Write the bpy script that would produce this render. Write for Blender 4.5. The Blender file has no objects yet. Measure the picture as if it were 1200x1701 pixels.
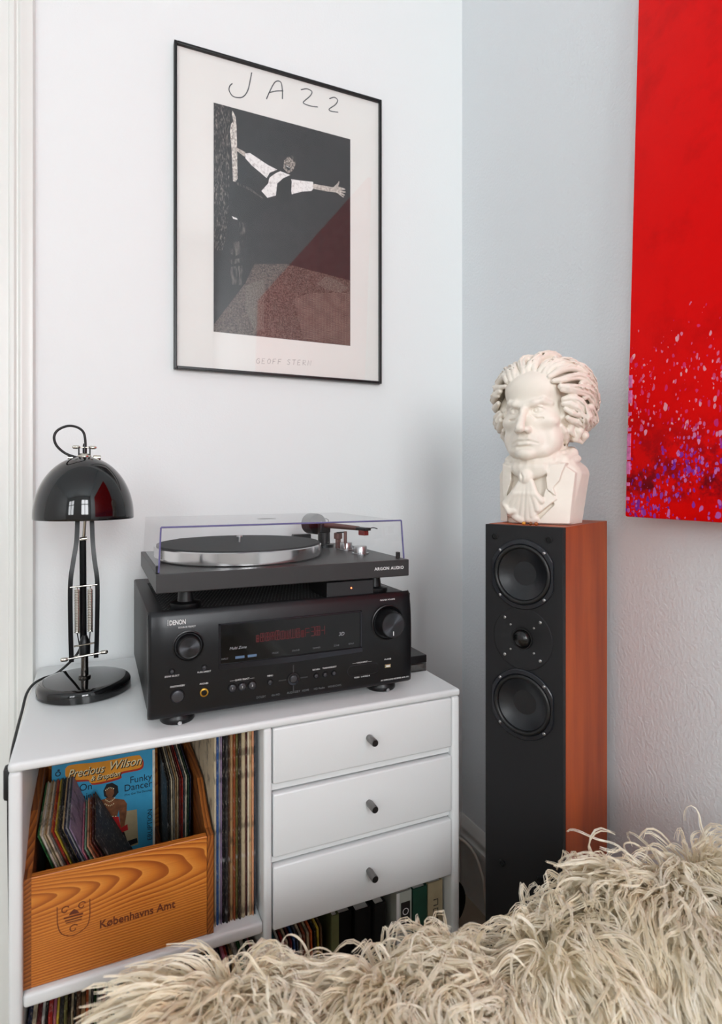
import bpy, bmesh, math, random
import numpy as np
from mathutils import Vector, Matrix
from math import sin, cos, pi, radians as R

random.seed(7)
rng = np.random.default_rng(7)
S = bpy.context.scene
COL = S.collection

# ------------------------------------------------------------------ camera
CAM_H = 1.07
YAW = R(24.1)                       # the camera looks 24 degrees to the right of the poster wall's normal
cam_d = bpy.data.cameras.new('camera')
cam = bpy.data.objects.new('camera', cam_d)
COL.objects.link(cam)
cam.location = (0, 0, CAM_H)
cam.rotation_euler = (pi / 2, 0, -YAW)
cam_d.sensor_fit = 'VERTICAL'
cam_d.sensor_height = 36
cam_d.sensor_width = 36
cam_d.lens = 988 / 1701 * 36
cam_d.shift_y = (801 - 850.5) / 1701
cam_d.clip_start = 0.02
cam_d.dof.use_dof = True
cam_d.dof.focus_distance = 1.05
cam_d.dof.aperture_fstop = 4.0
S.camera = cam

# ------------------------------------------------------------------ world, window light, exposure
S.view_settings.view_transform = 'Standard'
S.view_settings.look = 'None'
S.view_settings.gamma = 1.0
S.view_settings.use_curve_mapping = False
S.view_settings.exposure = 0.40
S.cycles.diffuse_bounces = 8
world = bpy.data.worlds.new('sky')
S.world = world
world.use_nodes = True
bg = world.node_tree.nodes['Background']
bg.inputs[0].default_value = (0.75, 0.88, 1.0, 1)
bg.inputs[1].default_value = 1.0

ROOM_X0, WALL_B, ROOM_Y0, WALL_A, CEIL = -2.75, 0.8887, -2.35, 1.33, 3.05
# tall window behind the camera, and a made-up one far left added as fill light: (x centre, width, sill height, head height, light power)
WINDOWS = [(0.09, 1.00, 1.15, 2.70, 52.0), (-1.95, 1.00, 1.15, 2.70, 34.0)]
for (wx, ww, z0, z1, pw) in WINDOWS:
    ld = bpy.data.lights.new('window_and_fill_light', 'AREA')
    ld.shape = 'RECTANGLE'
    ld.size, ld.size_y = ww, z1 - z0
    ld.energy = pw
    ld.color = (0.97, 0.985, 1.0)
    lo = bpy.data.objects.new('window_and_fill_light', ld)
    COL.objects.link(lo)
    lo.location = (wx, ROOM_Y0 - 0.16, (z0 + z1) / 2)
    lo.rotation_euler = (pi / 2, 0, 0)          # shines along +Y, into the room

# ------------------------------------------------------------------ mesh helpers
def srgb(r, g, b):
    f = lambda c: (c / 255 / 12.92) if c / 255 <= 0.04045 else ((c / 255 + 0.055) / 1.055) ** 2.4
    return (f(r), f(g), f(b), 1.0)

def link(o, parent=None):
    COL.objects.link(o)
    if parent is not None:
        o.parent = parent
    return o

def thing(name, label, cat, loc=(0, 0, 0), rotz=0.0, group=None):
    o = bpy.data.objects.new(name, None)
    COL.objects.link(o)
    o.location = loc
    o.rotation_euler = (0, 0, rotz)
    o.empty_display_size = 0.02
    return tag(o, label, cat, group)

def tag(o, label, cat, group=None):
    o['label'] = label
    o['category'] = cat
    if group:
        o['group'] = group
    return o

class MB:
    """collects geometry for ONE mesh object"""
    def __init__(self):
        self.bm = bmesh.new()
    def _xf(self, vs, M):
        if M is not None:
            for v in vs:
                v.co = M @ v.co
    def box(self, x0, x1, y0, y1, z0, z1, bev=0.0, seg=2, M=None):
        b2 = bmesh.new()
        bmesh.ops.create_cube(b2, size=1.0)
        for v in b2.verts:
            v.co = Vector(((x0 + x1) / 2 + v.co.x * (x1 - x0), (y0 + y1) / 2 + v.co.y * (y1 - y0), (z0 + z1) / 2 + v.co.z * (z1 - z0)))
        if bev > 0:
            bmesh.ops.bevel(b2, geom=b2.edges[:], offset=bev, segments=seg, profile=0.5, affect='EDGES')
        self._merge(b2, M)
        return self
    def _merge(self, b2, M=None):
        if M is not None:
            bmesh.ops.transform(b2, matrix=M, verts=b2.verts[:])
        me = bpy.data.meshes.new('tmp')
        b2.to_mesh(me)
        b2.free()
        self.bm.from_mesh(me)
        bpy.data.meshes.remove(me)
    def lathe(self, prof, n=32, c=(0, 0, 0), axis='Z', cap=True, M=None):
        """prof: list of (radius, height) from one end to the other"""
        b2 = bmesh.new()
        rings = []
        for (r, h) in prof:
            ring = []
            for i in range(n):
                a = 2 * pi * i / n
                if axis == 'Z':
                    p = (r * cos(a), r * sin(a), h)
                elif axis == 'Y':       # height runs towards -Y (to the viewer)
                    p = (r * cos(a), -h, r * sin(a))
                else:
                    p = (h, r * cos(a), r * sin(a))
                ring.append(b2.verts.new((p[0] + c[0], p[1] + c[1], p[2] + c[2])))
            rings.append(ring)
        for a, b in zip(rings[:-1], rings[1:]):
            for i in range(n):
                j = (i + 1) % n
                b2.faces.new((a[i], a[j], b[j], b[i]))
        if cap:
            b2.faces.new(rings[0][::-1])
            b2.faces.new(rings[-1])
        bmesh.ops.recalc_face_normals(b2, faces=b2.faces[:])
        self._merge(b2, M)
        return self
    def cyl(self, c, r, h, axis='Z', n=24, bev=0.0, M=None):
        b = min(bev, r * 0.9, h * 0.45)
        prof = [(r, 0), (r, h)] if b <= 0 else [(r - b, 0), (r - b * 0.3, b * 0.3), (r, b), (r, h - b), (r - b * 0.3, h - b * 0.3), (r - b, h)]
        return self.lathe(prof, n, c, axis, True, M)
    def tube(self, pts, rad, n=8, cap=True, flat=None):
        """round (or flat=(w,h)) bar along a list of points; rad may be a list"""
        P = [Vector(p) for p in pts]
        rads = rad if isinstance(rad, (list, tuple)) else [rad] * len(P)
        bm = self.bm
        rings = []
        up = None
        for i, p in enumerate(P):
            t = (P[min(i + 1, len(P) - 1)] - P[max(i - 1, 0)]).normalized()
            if up is None:
                up = Vector((0, 0, 1)) if abs(t.z) < 0.9 else Vector((0, 1, 0))
            s = t.cross(up)
            if s.length < 1e-6:
                s = t.cross(Vector((1, 0, 0)))
            s.normalize()
            up = s.cross(t).normalized()
            ring = []
            for k in range(n):
                a = 2 * pi * (k + 0.5) / n
                if flat:
                    q = p + s * (flat[0] * 0.707 * cos(a)) + up * (flat[1] * 0.707 * sin(a))
                else:
                    q = p + s * (rads[i] * cos(a)) + up * (rads[i] * sin(a))
                ring.append(bm.verts.new(q))
            rings.append(ring)
        for a, b in zip(rings[:-1], rings[1:]):
            for k in range(n):
                j = (k + 1) % n
                bm.faces.new((a[k], a[j], b[j], b[k]))
        if cap:
            bm.faces.new(rings[0][::-1])
            bm.faces.new(rings[-1])
        return self
    def prism(self, poly, y0, y1, M=None):
        """polygon in (x, z) extruded from y0 to y1"""
        b2 = bmesh.new()
        a = [b2.verts.new((x, y0, z)) for x, z in poly]
        b = [b2.verts.new((x, y1, z)) for x, z in poly]
        n = len(poly)
        b2.faces.new(a)
        b2.faces.new(b[::-1])
        for i in range(n):
            j = (i + 1) % n
            b2.faces.new((a[j], a[i], b[i], b[j]))
        bmesh.ops.recalc_face_normals(b2, faces=b2.faces[:])
        self._merge(b2, M)
        return self
    def ribbon(self, pts, w, y, t=0.0003, closed=False):
        """flat pen stroke in the xz plane at depth y (facing -Y)"""
        P = [Vector((p[0], p[1])) for p in pts]
        n = len(P)
        L, Rr = [], []
        for i in range(n):
            a = P[(i - 1) % n] if (closed or i > 0) else P[i]
            b = P[(i + 1) % n] if (closed or i < n - 1) else P[i]
            d = (b - a)
            d = d.normalized() if d.length > 0 else Vector((1, 0))
            nn = Vector((-d.y, d.x))
            ww = w[i] if isinstance(w, (list, tuple)) else w
            L.append(self.bm.verts.new((P[i].x + nn.x * ww / 2, y, P[i].y + nn.y * ww / 2)))
            Rr.append(self.bm.verts.new((P[i].x - nn.x * ww / 2, y, P[i].y - nn.y * ww / 2)))
        for i in range(n if closed else n - 1):
            j = (i + 1) % n
            self.bm.faces.new((L[i], Rr[i], Rr[j], L[j]))
        return self
    def flat(self, poly, y):
        vs = [self.bm.verts.new((x, y, z)) for x, z in poly]
        self.bm.faces.new(vs)
        return self
    def mesh(self, name, smooth=None):
        me = bpy.data.meshes.new(name)
        self.bm.normal_update()
        if smooth is not None:
            for f in self.bm.faces:
                f.smooth = True
            ang = R(smooth)
            for e in self.bm.edges:
                if len(e.link_faces) == 2 and e.calc_face_angle(0) > ang:
                    e.smooth = False
        self.bm.to_mesh(me)
        self.bm.free()
        return me
    def build(self, name, mat, parent=None, smooth=None, loc=None, rot=None):
        me = self.mesh(name, smooth)
        me.materials.append(mat)
        o = bpy.data.objects.new(name, me)
        link(o, parent)
        if loc:
            o.location = loc
        if rot:
            o.rotation_euler = rot
        return o

def struct(o):
    o['kind'] = 'structure'
    return o

def spline(pts, n=8):
    """Catmull-Rom through points of any dimension"""
    P = [np.array(p, float) for p in pts]
    out = []
    for i in range(len(P) - 1):
        p0 = P[i - 1] if i > 0 else 2 * P[0] - P[1]
        p1, p2 = P[i], P[i + 1]
        p3 = P[i + 2] if i + 2 < len(P) else 2 * P[-1] - P[-2]
        for k in range(n):
            t = k / n
            out.append(0.5 * ((2 * p1) + (-p0 + p2) * t + (2 * p0 - 5 * p1 + 4 * p2 - p3) * t * t + (-p0 + 3 * p1 - 3 * p2 + p3) * t ** 3))
    out.append(P[-1])
    return [tuple(p) for p in out]

def lettering(txt, size, x, z, y, mat, parent, align='LEFT', shear=0.0, bold=0.0, rot=0.0, sx=1.0, name='lettering', depth=0.00015, spacing=1.0):
    """flat print of real characters, facing -Y, in the local frame of the parent"""
    cu = bpy.data.curves.new('t', 'FONT')
    cu.body = txt
    cu.size = size
    cu.align_x = align
    cu.shear = shear
    cu.offset = bold
    cu.space_character = spacing
    cu.extrude = depth
    cu.resolution_u = 3
    o = bpy.data.objects.new('t', cu)
    COL.objects.link(o)
    dg = bpy.context.evaluated_depsgraph_get()
    me = bpy.data.meshes.new_from_object(o.evaluated_get(dg))
    bpy.data.objects.remove(o)
    bpy.data.curves.remove(cu)
    me.transform(Matrix.Translation((x, y, z)) @ Matrix.Rotation(-rot, 4, 'Y') @ Matrix.Rotation(pi / 2, 4, 'X') @ Matrix.Diagonal((sx, 1, 1, 1)))
    me.materials.clear()
    me.materials.append(mat)
    me.name = name
    return link(bpy.data.objects.new(name, me), parent)

def copy_tree(o, parent=None):
    c = o.copy()
    COL.objects.link(c)
    c.parent = parent
    for ch in [k for k in o.children]:
        copy_tree(ch, c)
    return c

# ------------------------------------------------------------------ materials
class Nodes:
    def __init__(self, name):
        self.m = bpy.data.materials.new(name)
        self.m.use_nodes = True
        self.t = self.m.node_tree
        self.p = self.t.nodes['Principled BSDF']
        self.out = self.t.nodes['Material Output']
    def n(self, kind, **kw):
        nd = self.t.nodes.new(kind)
        for k, v in kw.items():
            if k.startswith('i_'):
                key = k[2:]
                key = int(key) if key.isdigit() else key.replace('_', ' ')
                nd.inputs[key].default_value = v
            else:
                setattr(nd, k, v)
        return nd
    def l(self, a, b):
        self.t.links.new(a, b)
    def coord(self, scale=(1, 1, 1), loc=(0, 0, 0), rot=(0, 0, 0)):
        tc = self.n('ShaderNodeTexCoord')
        mp = self.n('ShaderNodeMapping')
        mp.inputs['Scale'].default_value = scale
        mp.inputs['Location'].default_value = loc
        mp.inputs['Rotation'].default_value = rot
        self.l(tc.outputs['Object'], mp.inputs['Vector'])
        return mp.outputs[0]
    def ramp(self, fac, stops, interp='LINEAR'):
        r = self.n('ShaderNodeValToRGB')
        r.color_ramp.interpolation = interp
        e = r.color_ramp.elements
        while len(e) < len(stops):
            e.new(0.5)
        for el, (pos, c) in zip(e, stops):
            el.position = pos
            el.color = c if len(c) == 4 else (*c, 1)
        self.l(fac, r.inputs[0])
        return r.outputs[0]
    def noise(self, vec, scale, detail=3, rough=0.5, dist=0.0):
        n = self.n('ShaderNodeTexNoise')
        n.inputs['Scale'].default_value = scale
        n.inputs['Detail'].default_value = detail
        n.inputs['Roughness'].default_value = rough
        n.inputs['Distortion'].default_value = dist
        self.l(vec, n.inputs['Vector'])
        return n.outputs['Fac']
    def math(self, op, a, b=None, c=None):
        m = self.n('ShaderNodeMath', operation=op)
        for i, v in enumerate((a, b, c)):
            if v is None:
                continue
            if isinstance(v, (int, float)):
                m.inputs[i].default_value = v
            else:
                self.l(v, m.inputs[i])
        return m.outputs[0]
    def mix(self, fac, a, b, blend='MIX'):
        m = self.n('ShaderNodeMix', data_type='RGBA', blend_type=blend)
        for sock, v in ((m.inputs[0], fac), (m.inputs[6], a), (m.inputs[7], b)):
            if isinstance(v, (int, float, tuple)):
                sock.default_value = v
            else:
                self.l(v, sock)
        return m.outputs[2]
    def bump(self, h, strength=0.2, dist=0.001):
        b = self.n('ShaderNodeBump')
        b.inputs['Strength'].default_value = strength
        b.inputs['Distance'].default_value = dist
        self.l(h, b.inputs['Height'])
        self.l(b.outputs[0], self.p.inputs['Normal'])

def mat(name, col, rough=0.5, metal=0.0, spec=0.5, coat=0.0, var=0.0, vscale=40, bump=0.0, bscale=200, bdist=0.001, trans=0.0, emit=None, estr=0.0):
    N = Nodes(name)
    p = N.p
    p.inputs['Base Color'].default_value = col
    p.inputs['Roughness'].default_value = rough
    p.inputs['Metallic'].default_value = metal
    p.inputs['Specular IOR Level'].default_value = spec
    p.inputs['Coat Weight'].default_value = coat
    p.inputs['Coat Roughness'].default_value = 0.05
    if emit:
        p.inputs['Emission Color'].default_value = emit
        p.inputs['Emission Strength'].default_value = estr
    if var > 0:
        v = N.coord()
        f = N.noise(v, vscale, 4)
        dark = tuple(c * (1 - var) for c in col[:3]) + (1,)
        lite = tuple(min(1, c * (1 + var)) for c in col[:3]) + (1,)
        N.l(N.ramp(f, [(0.3, dark), (0.7, lite)]), p.inputs['Base Color'])
    if bump > 0:
        v = N.coord()
        N.bump(N.noise(v, bscale, 3), bump, bdist)
    return N.m

def clear_pane(name, tint=(0.99, 0.99, 1.0, 1), refl=1.0, rough=0.02):
    """thin clear sheet: mirrors the room by Fresnel, lets the rest straight through"""
    N = Nodes(name)
    tr = N.n('ShaderNodeBsdfTransparent')
    tr.inputs[0].default_value = tint
    gl = N.n('ShaderNodeBsdfGlossy')
    gl.inputs['Roughness'].default_value = rough
    lw = N.n('ShaderNodeLayerWeight')
    lw.inputs[0].default_value = 0.5
    fac = N.math('MULTIPLY', N.math('MULTIPLY_ADD', N.math('POWER', lw.outputs['Facing'], 5.0), 0.93, 0.045), refl)
    fac = N.math('MINIMUM', fac, 1.0)
    ms = N.n('ShaderNodeMixShader')
    N.l(fac, ms.inputs[0])
    N.l(tr.outputs[0], ms.inputs[1])
    N.l(gl.outputs[0], ms.inputs[2])
    N.l(ms.outputs[0], N.out.inputs['Surface'])
    return N.m

def wood(name, lo, mid, hi, axis='X', ring=26.0, stretch=0.12, dist=3.0, rough=0.4, coat=0.0, off=(0, 0, 0)):
    N = Nodes(name)
    sc = {'X': (stretch, 1, 1), 'Y': (1, stretch, 1), 'Z': (1, 1, stretch)}[axis]
    v = N.coord(sc, off)
    w = N.n('ShaderNodeTexWave', wave_type='RINGS', rings_direction=axis, wave_profile='SIN')
    w.inputs['Scale'].default_value = ring
    w.inputs['Distortion'].default_value = dist
    w.inputs['Detail'].default_value = 2.0
    w.inputs['Detail Scale'].default_value = 1.2
    N.l(v, w.inputs['Vector'])
    c1 = N.ramp(w.outputs['Fac'], [(0.0, hi), (0.55, mid), (0.9, lo), (1.0, lo)])
    sc2 = {'X': (4, 160, 160), 'Y': (160, 4, 160), 'Z': (160, 160, 4)}[axis]
    v2 = N.coord(sc2)
    f = N.noise(v2, 2.0, 3)
    c2 = N.mix(N.ramp(f, [(0.35, (0, 0, 0, 1)), (0.75, (0.45, 0.45, 0.45, 1))]), c1, lo)
    N.l(c2, N.p.inputs['Base Color'])
    N.p.inputs['Roughness'].default_value = rough
    N.p.inputs['Coat Weight'].default_value = coat
    N.p.inputs['Coat Roughness'].default_value = 0.25
    N.bump(w.outputs['Fac'], 0.08, 0.0005)
    return N.m

def pine(name, lo, mid, hi, axis='X', tilt=0.10, yo=0.018, zc=0.112, rings=190.0, rough=0.38):
    """flat-sawn pine: growth rings cut by the board, so that the grain runs straight and opens into arches"""
    N = Nodes(name)
    v = N.coord()
    sp = N.n('ShaderNodeSeparateXYZ')
    N.l(v, sp.inputs[0])
    X, Y, Z = sp.outputs
    if axis == 'Y':
        X, Y = Y, X
    wob = N.noise(N.coord((3, 14, 14) if axis == 'X' else (14, 3, 14)), 1.6, 1, 0.4)
    a = N.math('MULTIPLY_ADD', X, tilt, yo)
    a = N.math('ADD', a, Y)
    b = N.math('SUBTRACT', Z, zc)
    r = N.math('SQRT', N.math('ADD', N.math('MULTIPLY', a, a), N.math('MULTIPLY', b, b)))
    r = N.math('MULTIPLY_ADD', wob, 0.016, r)
    f = N.math('FRACT', N.math('MULTIPLY', r, rings))
    c1 = N.ramp(f, [(0.0, hi), (0.45, mid), (0.85, lo), (0.97, lo), (1.0, hi)])
    fib = N.noise(N.coord((6, 420, 420) if axis == 'X' else (420, 6, 420)), 1.5, 3)
    big = N.noise(N.coord(), 9, 2)
    c2 = N.mix(N.ramp(fib, [(0.4, (0, 0, 0, 1)), (0.8, (.35, .35, .35, 1))]), c1, lo)
    c3 = N.mix(N.ramp(big, [(0.35, (0, 0, 0, 1)), (0.7, (.45, .45, .45, 1))]), c2, N.mix(.5, c2, hi))
    N.l(c3, N.p.inputs['Base Color'])
    N.p.inputs['Roughness'].default_value = rough
    N.bump(f, 0.05, 0.0004)
    return N.m

def veneer(name, lo, hi, rough=0.42):
    N = Nodes(name)
    N.p.inputs['Specular IOR Level'].default_value = 0.3
    a = N.noise(N.coord((11, 11, 1.3)), 2.2, 4, 0.55)
    b = N.noise(N.coord((420, 420, 7)), 1.6, 3)
    c = N.ramp(a, [(0.3, lo), (0.7, hi)])
    N.l(N.mix(N.ramp(b, [(0.4, (0, 0, 0, 1)), (0.75, (.4, .4, .4, 1))]), c, lo), N.p.inputs['Base Color'])
    N.p.inputs['Roughness'].default_value = rough
    return N.m

M_WALL = mat('white_wall_paint', srgb(229, 231, 231), 0.55, spec=0.35, bump=0.35, bscale=260, bdist=0.0006)
M_WALLR = mat('pale_grey_wall_paint', srgb(226, 230, 233), 0.5, spec=0.3, bump=0.8, bscale=170, bdist=0.0016)
M_CEIL = mat('ceiling_paint', srgb(226, 234, 238), 0.8)
M_TRIM = mat('trim_gloss_paint', srgb(226, 226, 222), 0.3, spec=0.5, bump=0.1, bscale=60)
M_FLOOR = mat('worn_floor_wood', srgb(164, 146, 124), 0.4, var=0.12, vscale=7)
M_CAB = mat('white_lacquer', srgb(218, 220, 220), 0.32, spec=0.5, bump=0.06, bscale=300)
M_CABIN = mat('cabinet_inside_lacquer', srgb(205, 200, 196), 0.45)
M_BLACK = mat('black_satin_plastic', srgb(15, 15, 17), 0.34, spec=.4)
M_BLACKM = mat('black_matte', srgb(13, 13, 14), 0.7, spec=.3)
M_GLOSS = mat('black_gloss_enamel', srgb(6, 6, 7), 0.05, spec=0.5, coat=0.3)
M_STEEL = mat('polished_nickel', srgb(205, 198, 186), 0.2, metal=1.0)
M_SILVER = mat('brushed_silver', srgb(176, 175, 176), 0.3, metal=1.0)
M_PLASTER = mat('ivory_plaster', srgb(234, 226, 214), 0.42, spec=0.4, var=0.05, vscale=18)
M_RUBBER = mat('black_rubber_cable', srgb(14, 14, 15), 0.5)
M_PRINTW = mat('white_print', srgb(225, 225, 225), 0.5)
M_PRINTG = mat('grey_print', srgb(150, 152, 156), 0.5)
# ================================================================== the room
XYZ = Matrix(((1, 0, 0, 0), (0, 0, 1, 0), (0, 1, 0, 0), (0, 0, 0, 1)))     # (x, z) polygon, y = height  ->  stands upright

struct(MB().box(ROOM_X0 - .1, WALL_B + .1, ROOM_Y0 - .4, WALL_A + .1, -0.06, 0).build('floor', M_FLOOR))
struct(MB().box(ROOM_X0 - .1, WALL_B + .1, ROOM_Y0 - .4, WALL_A + .1, CEIL, CEIL + .06).build('ceiling', M_CEIL))
struct(MB().box(ROOM_X0 - .1, WALL_B + .1, WALL_A, WALL_A + .1, 0, CEIL).build('wall_back', M_WALL))
struct(MB().box(WALL_B, WALL_B + .1, ROOM_Y0 - .1, WALL_A, 0, CEIL).build('wall_right', M_WALLR))
struct(MB().box(ROOM_X0 - .1, ROOM_X0, ROOM_Y0 - .1, WALL_A, 0, CEIL).build('wall_left', M_WALL))
# the wall behind the camera, with the window opening and the added far left one for the fill light
wf = MB()
y0, y1 = ROOM_Y0 - .14, ROOM_Y0
xs = sorted((wx - ww / 2, wx + ww / 2, z0, z1) for wx, ww, z0, z1, _ in WINDOWS)
edge = ROOM_X0
for (a, b, z0, z1) in xs:
    wf.box(edge, a, y0, y1, 0, CEIL)
    wf.box(a, b, y0, y1, 0, z0)
    wf.box(a, b, y0, y1, z1, CEIL)
    edge = b
wf.box(edge, WALL_B, y0, y1, 0, CEIL)
struct(wf.build('wall_front', M_WALL))
for k, (a, b, z0, z1) in enumerate(xs):
    fr = MB()
    for (x0, x1, za, zb) in ((a, a + .05, z0, z1), (b - .05, b, z0, z1), (a, b, z0, z0 + .05), (a, b, z1 - .05, z1),
                             ((a + b) / 2 - .03, (a + b) / 2 + .03, z0, z1), (a, b, z0 + .98, z0 + 1.04)):
        fr.box(x0, x1, y0 + .02, y1 - .02, za, zb, 0.006)
    w = struct(fr.build('window_%d' % (k + 1), M_TRIM))  # the left one is added, it only frames the fill light
    MB().box(a - .04, b + .04, y1, y1 + .10, z0 - .03, z0, 0.005).build('window_sill', M_TRIM, w)

# door casing on the poster wall, left of the cabinet (x, distance out of the wall)
prof = [(-0.330, 0.0), (-0.330, .010), (-0.152, .010), (-0.1505, .0135), (-0.147, .0155), (-0.1425, .0155), (-0.140, .0135),
        (-0.1385, .011), (-0.1355, .011), (-0.134, .0145), (-0.131, .0170), (-0.128, .0170), (-0.1255, .0155), (-0.113, .0155), (-0.1105, .015), (-0.1095, .009), (-0.108, .006), (-0.107, 0.0)]
struct(MB().prism([(x, WALL_A - d) for x, d in prof], 0, CEIL, XYZ).build('trim_1', M_TRIM, smooth=35))

bprof = [(0, 0), (.0105, 0), (.0105, .128), (.0135, .132), (.0135, .148), (.010, .152), (.009, .158), (.0125, .166), (.0120, .174), (.0075, .182), (.0060, .190), (.0025, .1955), (0, .1955)]
b = MB()
def base_run(a, bb, fixed, along, sign):
    bm = b.bm
    A = []; Bv = []
    for (d, z) in bprof:
        if along == 'X':
            A.append(bm.verts.new((a, fixed - d, z))); Bv.append(bm.verts.new((bb - d, fixed - d, z)))
        else:
            A.append(bm.verts.new((fixed - d, a, z))); Bv.append(bm.verts.new((fixed - d, bb - d, z)))
    for i in range(len(A) - 1):
        bm.faces.new((A[i], A[i + 1], Bv[i + 1], Bv[i]))
    bm.faces.new(A)
base_run(-0.107, WALL_B, WALL_A, 'X', 1)
bmesh.ops.recalc_face_normals(b.bm, faces=b.bm.faces[:])
struct(b.build('baseboard_back', M_TRIM, smooth=40))
b = MB()
base_run(ROOM_Y0, WALL_A, WALL_B, 'Y', 1)
bmesh.ops.recalc_face_normals(b.bm, faces=b.bm.faces[:])
struct(b.build('baseboard_right', M_TRIM, smooth=40))

# ================================================================== white cabinet
CX0, CX1, CY0, CY1, CZ = -0.102, 0.582, 0.8755, 1.313, 0.71
cab = thing('cabinet', 'white lacquered cabinet with three drawers and open record shelves', 'cabinet', (CX0, CY0, 0))
W_, D_ = CX1 - CX0, CY1 - CY0
MB().box(0, W_, 0, D_, CZ - .0125, CZ, .0045, 3).build('top_panel', M_CAB, cab, 40)
for (a, c_) in ((0.0005, .0165), (W_ - .017, W_ - .0005)):
    MB().box(a, c_, .001, D_, 0, CZ - .0125, .005, 3).build('side_panel', M_CAB, cab, 40)
MB().box(.334, .347, .0015, D_ - .012, .05, CZ - .0125, .004, 3).build('divider_panel', M_CAB, cab, 40)
MB().box(.0165, .334, .004, D_ - .012, .3875, .4060, .005, 3).build('shelf', M_CAB, cab, 40)
MB().box(.0165, W_ - .017, .004, D_ - .012, .028, .050, .004, 3).build('bottom_panel', M_CAB, cab, 40)
MB().box(.0165, W_ - .017, .03, D_ - .03, 0, .028).build('plinth', M_CAB, cab)
MB().box(.0165, W_ - .017, D_ - .012, D_ - .004, .028, CZ - .0125).build('back_panel', M_CABIN, cab)
for (z0, z1) in ((.5985, .6105), (.4885, .4985)):
    MB().box(.347, W_ - .017, .009, .05, z0, z1, .002).build('drawer_rail', M_CAB, cab)
M_KNOBEND = mat('dark_knob_end', srgb(50, 48, 48), 0.4, metal=0.7)
M_KNOB = mat('brushed_knob_steel', srgb(128, 126, 124), 0.34, metal=1.0)
for (z0, z1) in ((.6115, .6965), (.5005, .5965), (.3900, .4865)):
    dr = MB().box(.3485, W_ - .018, 0, .018, z0, z1, .0028, 3).build('drawer', M_CAB, cab, 40)
    MB().box(.356, W_ - .026, .018, .38, z0 + .008, z1 - .012).build('drawer_box', M_CABIN, dr)
    kx, kz = .5075, (z0 + z1) / 2 + .002
    kn = MB().lathe([(.0048, 0), (.0048, .003), (.0058, .0045), (.0058, .0235), (.0052, .0245)], 24, (kx, 0, kz), 'Y').build('knob', M_KNOB, dr, 40)
    MB().lathe([(.0050, 0), (.0050, .0006)], 24, (kx, -.0244, kz), 'Y').build('knob_end', M_KNOBEND, dr, 40)

# ================================================================== framed jazz poster
po = thing('framed_poster', 'thin black framed jazz poster behind glass above the hi-fi', 'poster', (0.1533, WALL_A, 1.3120))
PW, PH, FB = .4910, .6985, .0062
M_FRAME = mat('black_frame_metal', srgb(8, 9, 11), 0.32, spec=.4)
for (x0, x1, z0, z1) in ((0, FB, 0, PH), (PW - FB, PW, 0, PH), (FB, PW - FB, 0, FB), (FB, PW - FB, PH - FB, PH)):
    MB().box(x0, x1, -.016, -.001, z0, z1, .0012).build('frame_bar', M_FRAME, po)
M_PAPER = mat('poster_paper', srgb(232, 230, 226), 0.6, var=0.015, vscale=6)
paper = MB().box(FB * .5, PW - FB * .5, -.0080, -.004, FB * .5, PH - FB * .5).build('poster_sheet', M_PAPER, po)
YP = -.0081
ph = [(0.0839, 0.5902), (0.4097, 0.5862), (0.4097, 0.0872), (0.0839, 0.0880)]
# print inks: near-black photograph with grain, street, brick, skin and shirt tones
def grain(name, lo, hi, scale=300, stretch=(1, 1, 1), pos=(0.35, 0.75), detail=4):
    N = Nodes(name)
    f = N.noise(N.coord(stretch), scale, detail, 0.6)
    N.l(N.ramp(f, [(pos[0], lo), (pos[1], hi)]), N.p.inputs['Base Color'])
    N.p.inputs['Roughness'].default_value = 0.6
    return N.m
I_DARK = grain('print_night', srgb(14, 13, 15), srgb(34, 31, 33), 60)
I_COL = grain('print_rough_column', srgb(16, 14, 14), srgb(176, 164, 156), 330, (1.6, 1, .35), (0.52, 0.80))
I_POST = grain('print_white_post', srgb(130, 118, 110), srgb(232, 226, 218), 420, (1, 1, .5), (0.35, 0.6))
I_SHIRT = grain('print_shirt', srgb(186, 178, 176), srgb(240, 236, 234), 130, (1, 1, 1), (0.3, 0.5))
I_SKIN = grain('print_skin', srgb(150, 138, 128), srgb(218, 208, 200), 220, (1, 1, 1), (0.35, 0.65))
I_FACE = grain('print_face', srgb(70, 62, 58), srgb(190, 178, 168), 240, (1, 1, 1), (0.4, 0.62))
I_VEST = mat('print_vest', srgb(12, 11, 12), 0.6)
I_WALK = grain('print_pavement', srgb(40, 31, 28), srgb(132, 114, 104), 420, (1, 1, 1), (0.38, 0.75), 6)
I_WALK2 = grain('print_kerb_light', srgb(62, 54, 48), srgb(142, 130, 120), 380, (1, 1, 1), (0.35, 0.75), 6)
I_LANT = grain('print_lantern', srgb(18, 17, 18), srgb(128, 120, 112), 90, (2.5, 1, .5), (0.45, 0.8))
NB = Nodes('print_brick_street')
bt = NB.n('ShaderNodeTexBrick')
bt.inputs['Scale'].default_value = 34
bt.inputs['Color1'].default_value = srgb(60, 44, 40)
bt.inputs['Color2'].default_value = srgb(40, 30, 28)
bt.inputs['Mortar'].default_value = srgb(156, 134, 122)
bt.inputs['Mortar Size'].default_value = 0.014
bt.inputs['Mortar Smooth'].default_value = 0.0
bt.inputs['Row Height'].default_value = 0.08
mp = NB.coord((1, 1, 1), (0, 0, 0), (pi / 2, 0, 0))
NB.l(mp, bt.inputs['Vector'])
nz = NB.noise(NB.coord(), 45, 3)
NB.l(NB.mix(NB.ramp(nz, [(0.25, (.6, .6, .6, 1)), (0.6, (1, 1, 1, 1))]), srgb(40, 30, 28), bt.outputs['Color']), NB.p.inputs['Base Color'])
I_BRICK = NB.m
photo = MB().flat(ph, YP).build('printed_photograph', I_DARK, po)
def ink(name, poly, m, lift):
    return MB().flat(poly, YP - 0.00004 * lift).build(name, m, photo)
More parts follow.
